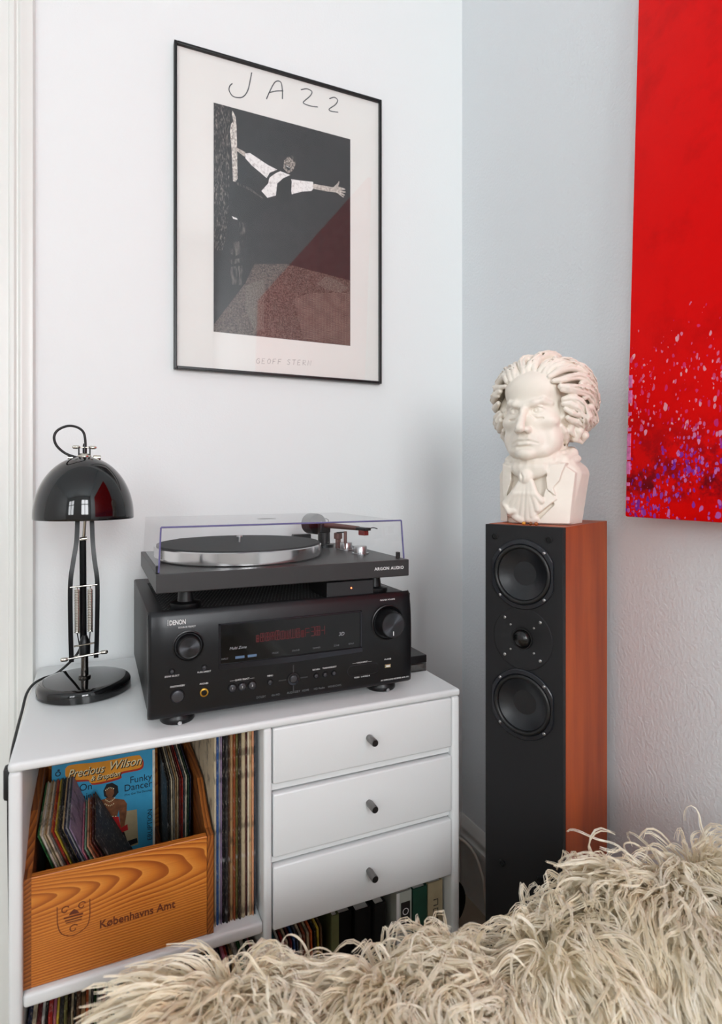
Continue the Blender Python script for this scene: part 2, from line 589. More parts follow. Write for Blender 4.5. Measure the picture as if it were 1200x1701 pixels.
ink('printed_column', [(0.0844, 0.5894), (0.1186, 0.5882), (0.1186, 0.4233), (0.1136, 0.308), (0.1036, 0.2695), (0.0844, 0.2664)], I_COL, 1)
ink('printed_pavement', [(0.1542, 0.2044), (0.1749, 0.25), (0.2496, 0.2612), (0.4095, 0.2450), (0.4095, 0.0875), (0.0844, 0.0883), (0.0844, 0.1033)], I_WALK, 1)
ink('printed_pavement', [(0.1542, 0.1993), (0.1977, 0.219), (0.1959, 0.105), (0.1749, 0.0994), (0.1542, 0.1448)], I_WALK2, 2)
ink('printed_brick_street', [(0.2678, 0.183), (0.3087, 0.2024), (0.4094, 0.2155), (0.4096, 0.0879), (0.29, 0.0936)], I_BRICK, 2)
ink('printed_pavement', [(0.3238, 0.2258), (0.3468, 0.247), (0.3778, 0.2405), (0.4035, 0.2257), (0.3857, 0.2124), (0.3468, 0.2145)], I_WALK2, 3)
ink('printed_post', [(0.1253, 0.5832), (0.1321, 0.5714), (0.1345, 0.5483), (0.1355, 0.5046), (0.1365, 0.4338), (0.1321, 0.4261), (0.1264, 0.4266), (0.123, 0.4984), (0.1196, 0.5346), (0.122, 0.552), (0.127, 0.56), (0.1237, 0.576)], I_POST, 2)
ink('printed_trousers', [(0.1321, 0.4261), (0.1646, 0.4226), (0.1994, 0.409), (0.2279, 0.3972), (0.1924, 0.3697), (0.168, 0.3413), (0.1372, 0.3391), (0.1237, 0.3772)], I_VEST, 3)
ink('printed_trousers', [(0.1338, 0.4264), (0.1646, 0.4191), (0.1924, 0.4041), (0.1942, 0.4003), (0.1646, 0.413), (0.1355, 0.42)], I_LANT, 4)
ink('printed_shoe', [(0.1237, 0.3485), (0.1355, 0.3456), (0.1365, 0.3424), (0.127, 0.3431)], I_SHIRT, 4)
for p in ([(0.1406, 0.3381), (0.1542, 0.3388), (0.1536, 0.3013), (0.1457, 0.2932), (0.1423, 0.3129)], [(0.122, 0.2893), (0.1406, 0.2957), (0.144, 0.2691), (0.1304, 0.2602), (0.1186, 0.2651)],
          [(0.1169, 0.2497), (0.1474, 0.2595), (0.1525, 0.2518), (0.1237, 0.2407)], [(0.1203, 0.2351), (0.1474, 0.2425), (0.1457, 0.1981), (0.122, 0.1966)]):
    ink('printed_lantern', p, I_LANT, 2)
ink('printed_arm', [(0.1321, 0.5038), (0.1542, 0.497), (0.1525, 0.4864), (0.1345, 0.4959)], I_SKIN, 4)
ink('printed_sleeve', [(0.1536, 0.4945), (0.1646, 0.4977), (0.2065, 0.4795), (0.2279, 0.4737), (0.2101, 0.463), (0.203, 0.4494), (0.168, 0.4711), (0.1542, 0.4834)], I_SHIRT, 4)
ink('printed_shirt', [(0.2101, 0.456), (0.2351, 0.4718), (0.2587, 0.468), (0.2423, 0.4541), (0.2279, 0.4424), (0.2243, 0.4139), (0.2047, 0.4048), (0.1907, 0.4175), (0.2065, 0.438)], I_SHIRT, 4)
ink('printed_vest', [(0.2587, 0.468), (0.2623, 0.453), (0.2605, 0.4245), (0.2641, 0.4076), (0.2315, 0.3979), (0.2243, 0.4139), (0.2279, 0.4424), (0.2423, 0.4576)], I_VEST, 5)
ink('printed_vest', [(0.2101, 0.463), (0.2279, 0.4737), (0.2300, 0.4700), (0.2120, 0.4540), (0.1980, 0.4350)], I_VEST, 5)
ink('printed_face', [(0.2441, 0.4982), (0.2532, 0.5089), (0.266, 0.5065), (0.2715, 0.4972), (0.266, 0.4801), (0.2532, 0.4704), (0.2423, 0.4803)], I_FACE, 5)
ink('printed_hair', [(0.2496, 0.5057), (0.2623, 0.5145), (0.2733, 0.5082), (0.2733, 0.4941), (0.2686, 0.5018), (0.2576, 0.5082)], I_LANT, 6)
ink('printed_mouth', [(0.2448, 0.4896), (0.2514, 0.4893), (0.2605, 0.4849), (0.2568, 0.4782), (0.2496, 0.4801)], I_VEST, 6)
ink('printed_teeth', [(0.2462, 0.4880), (0.2520, 0.4875), (0.2588, 0.4840), (0.2520, 0.4850)], I_SHIRT, 7)
ink('printed_sleeve', [(0.2568, 0.4589), (0.2789, 0.4599), (0.3144, 0.4637), (0.3163, 0.4498), (0.3106, 0.4416), (0.2863, 0.4349), (0.2623, 0.4242)], I_SHIRT, 4)
ink('printed_arm', [(0.3144, 0.4594), (0.3661, 0.461), (0.3778, 0.4568), (0.3739, 0.4506), (0.3468, 0.4481), (0.3144, 0.4477)], I_SKIN, 5)
ink('printed_hand', [(0.3642, 0.4595), (0.3759, 0.4728), (0.3798, 0.479), (0.3817, 0.4776), (0.3778, 0.4659), (0.3955, 0.464), (0.3967, 0.4617), (0.3837, 0.458), (0.3975, 0.4571), (0.3967, 0.4544), (0.3837, 0.4533), (0.3955, 0.4494), (0.3935, 0.4465), (0.3809, 0.4494), (0.3935, 0.4435), (0.3904, 0.4422), (0.3739, 0.4499)], I_SKIN, 6)
I_PEN = mat('pen_ink', srgb(44, 50, 54), 0.6)
I_PENCIL = mat('pencil_grey', srgb(158, 156, 154), 0.7)
for nm, strokes in (('J', [[(0.1685, 0.6798), (0.1655, 0.6632), (0.1596, 0.637), (0.1497, 0.6206), (0.1374, 0.6149), (0.1252, 0.6156), (0.1179, 0.6258), (0.1194, 0.6359), (0.1252, 0.6433)]]),
                    ('A', [[(0.2023, 0.6286), (0.21, 0.6481), (0.2228, 0.6731), (0.2358, 0.6766), (0.2399, 0.6586), (0.2399, 0.6385)], [(0.209, 0.6453), (0.2254, 0.6532), (0.242, 0.6582)]]),
                    ('Z', [[(0.2843, 0.6721), (0.2993, 0.6782), (0.3113, 0.6753), (0.3075, 0.664), (0.2913, 0.6459), (0.294, 0.6415), (0.3102, 0.6405), (0.3265, 0.6427)]]),
                    ('Z', [[(0.3553, 0.6699), (0.3682, 0.6765), (0.3766, 0.6719), (0.371, 0.6599), (0.3553, 0.6454), (0.3598, 0.6414), (0.3783, 0.6435)]])):
    q = MB()
    for st in strokes:
        q.ribbon(spline(st, 7), .0024, YP - .0001)
    q.build('lettering', I_PEN, paper)
# handwritten GEOFF STERN: pen strokes in a unit box
GL = {'G': [[(.9, .85), (.5, 1), (.1, .6), (.15, .15), (.5, 0), (.9, .2), (.9, .5), (.5, .5)]], 'E': [[(.8, 1), (.15, .95), (.1, 0), (.8, .05)], [(.12, .5), (.65, .52)]],
      'O': [[(.5, 1), (.1, .6), (.3, .05), (.8, .15), (.9, .7), (.5, 1)]], 'F': [[(.85, 1), (.15, .95), (.1, 0)], [(.12, .5), (.7, .55)]],
      'S': [[(.85, .9), (.4, 1), (.15, .75), (.8, .35), (.6, 0), (.1, .1)]], 'T': [[(.05, .95), (.95, 1)], [(.5, .97), (.45, 0)]],
      'R': [[(.15, 0), (.15, 1), (.7, .95), (.75, .6), (.2, .45), (.9, 0)]], 'N': [[(.1, 0), (.15, 1), (.8, 0), (.9, 1)]]}
q = MB()
x = .178
for ch in 'GEOFF STERN':
    if ch == ' ':
        x += .009
        continue
    z = .0262 + (x - .178) * .045
    for st in GL[ch]:
        q.ribbon([(x + px * .0092 + pz * .0012, z + pz * .0118) for px, pz in st], .0011, YP - .0001)
    x += .0126
q.build('lettering', I_PENCIL, paper)
M_GLASS = clear_pane('poster_glass', (0.985, 0.99, 0.99, 1), 1.5, 0.01)
MB().flat([(FB * .6, FB * .6), (PW - FB * .6, FB * .6), (PW - FB * .6, PH - FB * .6), (FB * .6, PH - FB * .6)], -.0105).build('glass_pane', M_GLASS, po)

# ================================================================== red painting on the right wall
NR = Nodes('red_abstract_paint')
vv = NR.coord()
sep = NR.n('ShaderNodeSeparateXYZ')
NR.l(vv, sep.inputs[0])
Zc, Yc = sep.outputs['Z'], sep.outputs['Y']
basef = NR.noise(NR.coord((1, 1, 1)), 9, 5, 0.6)
redc = NR.ramp(basef, [(0.25, srgb(210, 1, 2)), (0.5, srgb(238, 2, 2)), (0.8, srgb(244, 6, 4))])
wine = NR.noise(NR.coord((1, 1, 1), (3, 1, 2)), 26, 4, 0.7)
low = NR.n('ShaderNodeMapRange')
low.inputs['From Min'].default_value = 0.17
low.inputs['From Max'].default_value = 0.05
NR.l(Zc, low.inputs['Value'])
lowb = NR.n('ShaderNodeMapRange')
lowb.inputs['From Min'].default_value = 0.025
lowb.inputs['From Max'].default_value = 0.05
NR.l(Zc, lowb.inputs['Value'])
winem = NR.math('MULTIPLY', NR.math('MULTIPLY', low.outputs[0], lowb.outputs[0]), NR.ramp(wine, [(0.42, (0, 0, 0, 1)), (0.58, (1, 1, 1, 1))]))
c1 = NR.mix(winem, redc, srgb(112, 4, 22))
# pink and violet dabs in loose columns, only in the lower band
def dabs(scale, loc, thr0, thr1):
    vo = NR.n('ShaderNodeTexVoronoi', feature='F1')
    vo.inputs['Scale'].default_value = scale
    vo.inputs['Randomness'].default_value = 0.8
    wv = NR.n('ShaderNodeTexNoise')
    wv.inputs['Scale'].default_value = 60
    cc = NR.coord((1, 1.15, .72), loc)
    NR.l(cc, wv.inputs['Vector'])
    add = NR.n('ShaderNodeMix', data_type='RGBA', blend_type='LINEAR_LIGHT')
    add.inputs[0].default_value = 0.006
    NR.l(cc, add.inputs[6])
    NR.l(wv.outputs['Color'], add.inputs[7])
    NR.l(add.outputs[2], vo.inputs['Vector'])
    sel = NR.n('ShaderNodeSeparateColor')
    NR.l(vo.outputs['Color'], sel.inputs[0])
    d = NR.math('LESS_THAN', vo.outputs['Distance'], NR.math('MULTIPLY', sel.outputs[1], thr0))
    return d, sel.outputs[0], sel.outputs[2]
top = NR.n('ShaderNodeMapRange')          # how many dabs at this height
top.inputs['From Min'].default_value = 0.345
top.inputs['From Max'].default_value = 0.10
NR.l(Zc, top.inputs['Value'])
patch = NR.noise(NR.coord((1, 1, 1), (5, 0, 0)), 11, 2)
dens = NR.math('MULTIPLY', top.outputs[0], NR.ramp(patch, [(0.35, (.10, .10, .10, 1)), (0.65, (.80, .80, .80, 1))]))
for (sc, loc, thr, dk) in ((125, (0, 0, 0), .52, .85), (74, (2, 7, 4), .42, .50), (200, (1, 3, 9), .55, .8)):
    d, r1, r2 = dabs(sc, loc, thr, thr)
    m = NR.math('MULTIPLY', d, NR.math('LESS_THAN', r1, NR.math('MULTIPLY', dens, dk)))
    pink = NR.ramp(r2, [(0.0, srgb(232, 60, 120)), (0.35, srgb(222, 40, 110)), (0.7, srgb(240, 130, 165)), (1.0, srgb(245, 190, 200))])
    viol = NR.ramp(r2, [(0.0, srgb(120, 40, 170)), (0.5, srgb(150, 60, 190)), (1.0, srgb(220, 130, 200))])
    vf = NR.n('ShaderNodeMapRange')
    vf.inputs['From Min'].default_value = 0.16
    vf.inputs['From Max'].default_value = 0.10
    NR.l(Zc, vf.inputs['Value'])
    c1 = NR.mix(NR.math('MULTIPLY', m, .92), c1, NR.mix(vf.outputs[0], pink, viol))
NR.l(c1, NR.p.inputs['Base Color'])
NR.p.inputs['Roughness'].default_value = 0.5
NR.p.inputs['Specular IOR Level'].default_value = 0.08
NR.bump(NR.noise(NR.coord(), 380, 3), 0.3, 0.0006)
PT = 0.0155
pa = thing('painting', 'large abstract red painting with pink and violet dabs along its lower edge', 'painting', (0.8320, 0.7490, 1.0109))
pa.rotation_euler = (0, R(2.02), 0)
MB().box(0.0006, PT, -1.55, 0, 0, 1.13, .003).build('stretched_canvas', NR.m, pa, 40)
# loose dabs of paint that stand proud of the canvas edge
M_DAB = mat('pink_paint_dab', srgb(205, 110, 165), 0.4, var=0.3, vscale=120)
for k in range(9):
    z = .03 + k * .024 + random.uniform(-.006, .006)
    h = random.choice([.006, .009, .022])
    MB().box(-.0006, .0012, -.009, -.0015, z, z + h, .0005).build('paint_dab', M_DAB, pa)
# ================================================================== receiver
rc = thing('av_receiver', 'black home cinema receiver with two round dials and a red display', 'receiver', (0.0692, 0.9051, CZ))
F0 = .0145                                         # height of its feet
NM = Nodes('black_brushed_metal')
NM.p.inputs['Base Color'].default_value = srgb(20, 21, 24)
NM.p.inputs['Roughness'].default_value = 0.3
NM.p.inputs['Metallic'].default_value = 0.3
M_FRONT = NM.m
M_CASE = mat('black_textured_steel', srgb(17, 17, 18), 0.5, bump=0.25, bscale=900, bdist=0.0003)
RW, RH, RD = .434, .1562, .361
# front panel with a gently bowed face
fp = MB()
bm = fp.bm
rows = [(0.0, .006), (.003, .001), (.008, 0.0), (.060, -.0015), (.095, -.0013), (.115, -.0002), (.132, .0018), (.147, .0045), (.1535, .0070), (RH, .010)]
cols = [(0, .010), (.002, .003), (.006, .0008), (.03, 0), (RW / 2, 0), (RW - .03, 0), (RW - .006, .0008), (RW - .002, .003), (RW, .010)]
gridv = [[bm.verts.new((x, max(a, 0) + yy if True else 0, F0 + z)) for (x, a) in cols] for (z, yy) in rows]
for i in range(len(rows) - 1):
    for j in range(len(cols) - 1):
        bm.faces.new((gridv[i][j], gridv[i][j + 1], gridv[i + 1][j + 1], gridv[i + 1][j]))
fp.box(.0005, RW - .0005, .0095, .024, F0 + .0003, F0 + RH - .0042)
fpo = fp.build('front_panel', M_FRONT, rc, 50)
cs = MB().box(.0015, RW - .0015, .0235, RD, F0 + .002, F0 + RH - .004, .0025).build('case', M_CASE, rc, 40)
# perforated top: shallow tray and rows of punched holes
zt = F0 + RH - .004
M_HOLE = mat('punched_hole_black', srgb(3, 3, 3), 0.9)
M_GRID = mat('vent_grid_steel', srgb(112, 112, 112), 0.4, metal=0.4)
MB().box(.022, RW - .06, .032, .30, zt - .001, zt + .0004).build('vent_tray', M_HOLE, cs)
vg = MB()
for iy in range(30):
    for ix in range(58):
        x = .026 + ix * .0059 + (iy % 2) * .00295
        y = .036 + iy * .0088
        bmesh.ops.create_circle(vg.bm, cap_ends=True, radius=.00135, segments=6, matrix=Matrix.Translation((x, y, zt + .0008)))
vgo = vg.build('vent_grille', M_GRID, cs)
vgo['kind'] = 'stuff'
for (x, y) in ((.045, .035), (RW - .045, .035), (.045, RD - .05), (RW - .045, RD - .05)):
    MB().lathe([(.024, 0), (.0255, .002), (.0255, .008), (.019, F0 + .003)], 28, (x, y, 0)).build('foot', M_BLACK, rc, 40)
    MB().cyl((x, y - .0255, .004), .003, .004, 'Y', 10).build('foot_screw', M_SILVER, rc)
YF = -.0012
def dial(name, x, z, ro, ri, length, parent):
    MB().lathe([(ro, -.001), (ro, .0010), (ro - .0018, .0016), (ri + .0022, -.0018), (ri + .001, -.003), (ri + .001, -.0032)], 56, (x, YF, z), 'Y', False).build('dial_ring', M_BLACK, parent, 50)
    k = MB().lathe([(ri + .0016, -.004), (ri + .0012, length * .35), (ri, length * .9), (ri - .0010, length), (ri - .0022, length - .0003)], 56, (x, YF, z), 'Y').build('dial', M_BLACK, parent, 50)
    NA = MB().lathe([(ri - .0022, 0), (0.0004, .0002)], 56, (x, YF - length, z), 'Y').build('dial_face', M_SPUN, k, 50)
    return k
NS = Nodes('spun_dark_metal')
NS.p.inputs['Base Color'].default_value = srgb(74, 75, 79)
NS.p.inputs['Metallic'].default_value = 1.0
NS.p.inputs['Roughness'].default_value = 0.33
NS.p.inputs['Anisotropic'].default_value = 0.85
tg = NS.n('ShaderNodeTangent')
tg.direction_type = 'RADIAL'
tg.axis = 'Y'
NS.l(tg.outputs[0], NS.p.inputs['Tangent'])
M_SPUN = NS.m
dial('dial', .0565, F0 + .1043, .0230, .0165, .011, rc)
kk = dial('dial', .3845, F0 + .1075, .0300, .0220, .022, rc)
MB().box(.3838, .3852, YF - .0228, YF - .0219, F0 + .090, F0 + .097).build('dial_mark', M_PRINTW, kk)
# display window and the polished lip under it
M_LENS = mat('smoked_display_lens', srgb(7, 7, 9), 0.05, spec=0.5)
M_LIP = mat('polished_dark_lip', srgb(58, 58, 64), 0.14, metal=0.8)
lens = MB().box(.1035, .3335, YF - .0004, .004, F0 + .0715, F0 + .1300, .0006).build('display_window', M_LENS, rc)
lip = MB()
for (x0, x1, z0, z1) in ((.1005, .3365, F0 + .1300, F0 + .1318), (.1005, .1035, F0 + .064, F0 + .1318), (.3335, .3365, F0 + .064, F0 + .1318)):
    lip.box(x0, x1, YF - .0012, .003, z0, z1, .0004)
lip.prism([(.1005, F0 + .064), (.22, F0 + .0615), (.3365, F0 + .064), (.3365, F0 + .0712), (.22, F0 + .0705), (.1005, F0 + .0712)], YF - .0035, .003)
lip.build('display_bezel', M_LIP, rc)
M_RED = mat('red_display_segments', srgb(60, 4, 8), 0.4, emit=(0.75, 0.02, 0.05, 1), estr=0.045)
seg = MB()
x = .158
while x < .272:
    w = random.choice([.004, .0055, .0055, .007])
    hh = random.choice([.010, .0125, .014])
    z0 = F0 + .099
    for fx in (0, .5, 1):
        if random.random() < .8:
            seg.box(x + fx * w - .0005, x + fx * w + .0005, YF - .0007, YF - .0004, z0, z0 + hh)
    for fz in (0, .5, 1):
        if random.random() < .7:
            seg.box(x, x + w, YF - .0007, YF - .0004, z0 + fz * hh - .0005, z0 + fz * hh + .0005)
    x += w + .0026
so = seg.build('display_segments', M_RED, lens)
M_BLUEP = mat('blue_badge_print', srgb(78, 104, 132), 0.5)
MB().box(.1255, .1395, YF - .0006, YF - .0003, F0 + .0768, F0 + .0806).build('display_badge', M_BLUEP, lens)
MB().box(.1445, .1585, YF - .0006, YF - .0003, F0 + .0768, F0 + .0806).build('display_badge', M_BLUEP, lens)
M_DIMP = mat('dim_grey_print', srgb(96, 98, 102), 0.5)
lettering('Multi Zone', .0058, .1165, F0 + .0915, YF - .0006, M_PRINTG, lens, shear=.25)
lettering('3D', .0082, .2945, F0 + .094, YF - .0006, M_PRINTG, lens, shear=.2)
for (x, t) in ((.1045, 'INPUT'), (.183, 'MODE'), (.215, 'STATUS'), (.250, 'DIMMER'), (.286, 'ZONE'), (.312, 'SETUP')):
    lettering(t, .0036, x, F0 + .0776, YF - .0006, M_DIMP, lens)
T = lambda t, s, x, z, m=M_PRINTW, **k: lettering(t, s, x, F0 + z, YF - .0002, m, rc, **k)
T('DENON', .0098, .0293, .1372, sx=.66, bold=.00018)
MB().box(.0272, .0279, YF - .0003, YF, F0 + .1365, F0 + .1452).build('lettering', M_PRINTW, rc)
T('SOURCE SELECT', .0034, .0420, .1315)
T('MASTER VOLUME', .0036, .3845, .1448, align='CENTER')
T('ZONE SELECT', .0033, .0331, .0618, align='CENTER')
T('PURE DIRECT', .0033, .0792, .0622, align='CENTER')
T('ON/STANDBY', .0033, .0409, .0462, align='CENTER')
T('PHONES', .0033, .0789, .0446, align='CENTER')
T('—— QUICK SELECT ——', .0033, .1361, .0432, align='CENTER')
T('MENU', .0033, .1798, .0430, align='CENTER')
T('RETURN', .0033, .256, .0428, align='CENTER')
T('TUNING/SELECT', .0033, .279, .0432, align='CENTER')
T('—— V.AUX INPUT ——', .0033, .337, .0445, align='CENTER')
T('iPod/USB', .0033, .3849, .0440, align='CENTER')
T('VIDEO   L-AUDIO-R', .0033, .337, .0205, align='CENTER')
T('AV SURROUND RECEIVER AVR-1911', .0034, .4262, .0090, align='RIGHT')
for (x, t) in ((.158, 'DOLBY'), (.182, 'dts-HD'), (.207, 'AUDYSSEY'), (.232, 'HDMI'), (.252, 'HD Radio'), (.276, 'WINDOWS')):
    T(t, .0046, x, .0115, M_DIMP)
M_GOLD = mat('gold_jack', srgb(206, 160, 70), 0.25, metal=1.0)
def button(x, z, r, h, m, name='button', ring=None):
    o = MB().cyl((x, YF + .001, F0 + z), r, h + .001, 'Y', 24, .0006).build(name, m, rc, 40)
    if ring:
        MB().lathe([(r + .0002, 0), (r + .0002, .0012), (r + .0014, .0014), (r + .0022, .0002), (r + .0022, 0)], 28, (x, YF, F0 + z), 'Y', False).build('button_ring', ring, o, 50)
    return o
M_BTN = mat('dark_grey_button', srgb(70, 70, 74), 0.3, metal=0.5)
button(.0409, .0326, .0082, .003, M_BTN, 'power_button', M_LIP)
j = MB().lathe([(.0062, 0), (.0062, .0016), (.0042, .0020), (.0034, .0004), (.0034, -.006)], 28, (.0789, YF, F0 + .0326), 'Y', False).build('headphone_jack', M_GOLD, rc, 50)
MB().cyl((.0789, YF - .0002, F0 + .0326), .0036, .0006, 'Y', 16).build('jack_hole', M_HOLE, j)
for x in (.0331, .0792):
    button(x, .0695, .0022, .0022, M_BTN, 'button', M_LIP)
for k, x in enumerate((.121, .1361, .1515)):
    o = button(x, .0333, .0048, .002, M_BTN, 'button', M_LIP)
    lettering(str(k + 1), .004, x - .001, F0 + .0318, YF - .0022, M_PRINTW, o)
button(.1798, .034, .0024, .0022, M_BTN, 'button', M_LIP)
nav = MB().lathe([(.0062, 0), (.0066, .001), (.0098, .0014), (.0104, .0002)], 36, (.2178, YF, F0 + .034), 'Y', False).build('navigation_ring', M_LIP, rc, 50)
button(.2178, .034, .0056, .0022, M_BTN, 'button')
for (dx, dz) in ((0, .016), (0, -.016), (.018, 0), (-.018, 0)):
    MB().box(.2178 + dx - (.006 if dx else .0009), .2178 + dx + (.006 if dx else .0009), YF - .0004, YF, F0 + .034 + dz - (.006 if dz else .0009), F0 + .034 + dz + (.006 if dz else .0009)).build('arrow_key', M_BTN, nav)
for x in (.256, .2712, .2866):
    button(x, .034, .0024, .0022, M_BTN, 'button', M_LIP)
flap = MB()
pts_ = [(.3190 + .0085 * cos(a), F0 + .0333 + .0085 * sin(a)) for a in [pi / 2 + pi * i / 12 for i in range(13)]] + [(.3600 + .0085 * cos(a), F0 + .0333 + .0085 * sin(a)) for a in [-pi / 2 + pi * i / 12 for i in range(13)]]
flap.ribbon(pts_, .0010, YF - .0002, closed=True)
flap.build('socket_flap', M_LIP, rc)
MB().box(.3795, .3905, YF - .0006, .003, F0 + .0306, F0 + .0362, .0004).build('usb_socket', mat('usb_metal', srgb(190, 180, 140), .3, metal=.9), rc)
MB().box(.3815, .3885, YF - .0009, YF, F0 + .0322, F0 + .0346).build('usb_tongue', M_PRINTW, rc)

# ================================================================== small phono stage under the turntable
ph_ = thing('phono_preamp', 'small flat black phono preamp with a glowing red light', 'preamp', (.350, .918, CZ + F0 + RH - .0030))
MB().box(0, .083, .004, .085, 0, .0262, .0012).build('case', M_BLACK, ph_)
MB().box(-.001, .084, 0, .005, 0, .0264, .0008).build('front_plate', mat('dark_grey_aluminium', srgb(44, 44, 46), .38, metal=.4), ph_)
MB().lathe([(.0012, 0), (.0010, .0008), (.0004, .0013)], 12, (.0428, 0, .0148), 'Y').build('indicator_light', mat('red_led', srgb(255, 60, 30), .3, emit=(1, .10, .03, 1), estr=9), ph_)

# ================================================================== turntable
TX, TY, TZ = .0803, .9036, CZ + F0 + RH - .0030
tt = thing('turntable', 'black record player with clear dust cover on top of the receiver', 'turntable', (TX, TY, TZ))
ZB, ZP = .9086 - TZ, .9368 - TZ                    # underside and top of the plinth
TW, TD = .4147, .312
M_PLINTH = mat('dark_grey_satin_plinth', srgb(40, 39, 40), 0.42, bump=0.08, bscale=900)
MB().box(0, TW, 0, TD, ZB, ZP, .0012).build('plinth', M_PLINTH, tt)
for (x, y) in ((.047, .042), (TW - .047, .042), (.047, TD - .04), (TW - .047, TD - .04)):
    MB().lathe([(.0225, 0), (.0235, .003), (.0235, .0085), (.0190, .0095), (.0125, .0105), (.0105, ZB)], 32, (x, y, 0)).build('foot', M_BLACK, tt, 35)
PCX, PCY, PR = .158, .166, .1470
M_PLATTER = mat('machined_aluminium', srgb(214, 212, 212), 0.16, metal=1.0)
pl = MB().lathe([(PR - .004, ZP + .002), (PR - .004, ZP + .006), (PR, ZP + .0065), (PR, ZP + .0215), (PR - .0012, ZP + .0228), (PR - .006, ZP + .0228)], 96, (PCX, PCY, 0)).build('platter', M_PLATTER, tt, 40)
MB().cyl((PCX, PCY, ZP - .001), .05, .004).build('bearing', M_BLACKM, tt)
M_FELT = mat('dark_felt_mat', srgb(24, 26, 28), 0.75, bump=.3, bscale=1500)
MB().lathe([(PR - .004, ZP + .0227), (PR - .0045, ZP + .0252), (.004, ZP + .0252)], 96, (PCX, PCY, 0)).build('slip_mat', M_FELT, pl, 40)
MB().lathe([(.0027, ZP + .025), (.0027, ZP + .0345), (.0058, ZP + .0350), (.0050, ZP + .0372), (.002, ZP + .0380)], 20, (PCX, PCY, 0)).build('spindle', M_SILVER, pl, 40)
# tone arm: pivot at the back right, arm parked along the right side
PVX, PVY = .3500, .2450
HX, HY = .3860, .0930
ta = MB().lathe([(.020, ZP), (.020, ZP + .006), (.016, ZP + .007), (.0125, ZP + .0075), (.0125, ZP + .030), (.010, ZP + .031)], 32, (PVX, PVY, 0)).build('tone_arm_base', M_BLACK, tt, 35)
M_ARM = mat('red_brown_arm_tube', srgb(110, 76, 70), 0.5, metal=0.2)  # even red-brown on tube, lift and rest
zA = ZP + .0455
dirv = Vector((HX - PVX, HY - PVY, 0)).normalized()
P0 = Vector((PVX, PVY, zA))
MB().tube([P0 - dirv * .012, P0 + dirv * .04, P0 + dirv * .118], [.0062, .0056, .0042], 14).build('arm_tube', M_ARM, tt, 40)
MB().box(PVX - .011, PVX + .011, PVY - .010, PVY + .010, ZP + .030, ZP + .049, .002).build('arm_yoke', M_BLACK, tt)
hook = MB().tube([(PVX - .004, PVY - .004, ZP + .046), (PVX - .004, PVY - .004, ZP + .056), (PVX + .001, PVY - .008, ZP + .059), (PVX + .006, PVY - .010, ZP + .056), (PVX + .006, PVY - .010, ZP + .050)], .0011, 8).build('antiskate_hook', M_BLACK, tt, 40)
cw0 = P0 - dirv * .020
q = Matrix.Translation(cw0) @ dirv.to_track_quat('Z', 'Y').to_matrix().to_4x4()
MB().lathe([(.020, -.036), (.0215, -.034), (.0215, -.004), (.020, -.002), (.008, 0)], 36, (0, 0, 0), 'Z', True, q).build('counterweight', M_BLACK, tt, 35)
hs = P0 + dirv * .118
MB().box(-.0065, .0065, -.002, .030, -.0028, .0028, .001, M=Matrix.Translation(hs) @ Matrix.Rotation(math.atan2(dirv.y, dirv.x) - pi / 2, 4, 'Z')).build('headshell', M_BLACK, tt)
MB().box(-.0055, .0055, .006, .024, -.012, -.0028, .001, M=Matrix.Translation(hs) @ Matrix.Rotation(math.atan2(dirv.y, dirv.x) - pi / 2, 4, 'Z')).build('cartridge', mat('red_cartridge', srgb(120, 34, 30), .35), tt)
e = hs + dirv * .026
MB().tube(spline([e + Vector((.004, 0, .001)), e + Vector((.012, -.002, .0025)), e + Vector((.020, -.003, .0005))], 5), .0010, 8).build('finger_lift', M_BLACK, tt, 40)
MB().lathe([(.0055, ZP), (.0055, ZP + .018), (.0085, ZP + .019), (.0085, ZP + .030), (.006, ZP + .031)], 24, (PVX + .020, PVY - .028, 0)).build('arm_lift', M_ARM, tt, 40)
MB().tube([(PVX + .012, PVY - .04, ZP + .032), (PVX + .030, PVY - .046, ZP + .033)], .0014, 8).build('arm_lift_lever', M_BLACK, tt, 40)
ar = Vector((PVX, PVY, 0)) + dirv * .075
MB().tube([(ar.x, ar.y, ZP), (ar.x, ar.y, ZP + .037)], .0032, 10).build('arm_rest', M_ARM, tt, 40)
for (x, y) in ((.372, .180), (.371, .108)):
    MB().lathe([(.0155, ZP), (.0155, ZP + .0018), (.0122, ZP + .0022), (.0120, ZP + .0135), (.0112, ZP + .0145)], 36, (x, y, 0)).build('speed_knob', M_SILVER, tt, 40)
# dust cover: five clear sheets, tinted at their cut edges
zc0, zc1 = ZP + .0008, 1.0035 - TZ
M_COVER = clear_pane('clear_acrylic', (0.996, 0.996, 0.999, 1), 0.7, 0.015)
M_EDGE = mat('violet_acrylic_edge', srgb(96, 92, 138), 0.25)
x0, x1, yf, yb = .0045, TW - .0045, .0105, TD - .002
cv = MB()
bm = cv.bm
i_ = .0035
V = {k: bm.verts.new(v) for k, v in dict(a=(x0, yf, zc0), b=(x1, yf, zc0), c=(x1 - i_, yf + .003, zc1), d=(x0 + i_, yf + .003, zc1), e=(x0, yb, zc0), f=(x1, yb, zc0), g=(x1 - i_, yb, zc1), h=(x0 + i_, yb, zc1)).items()}
for k in ('abcd', 'dcgh', 'eadh', 'bfgc', 'fehg'):
    bm.faces.new([V[c] for c in k])
cvo = cv.build('dust_cover', M_COVER, tt)
eg = MB()
for (p, r_) in ((((x0, yf, zc0), (x0 + i_, yf + .003, zc1)), .0011), (((x0 + i_, yf + .003, zc1), (x1 - i_, yf + .003, zc1)), .0011), (((x1, yf, zc0), (x1 - i_, yf + .003, zc1)), .0011)):
    eg.tube(p, r_ * 1.25, 6)
eg.build('cover_edge', M_EDGE, cvo)
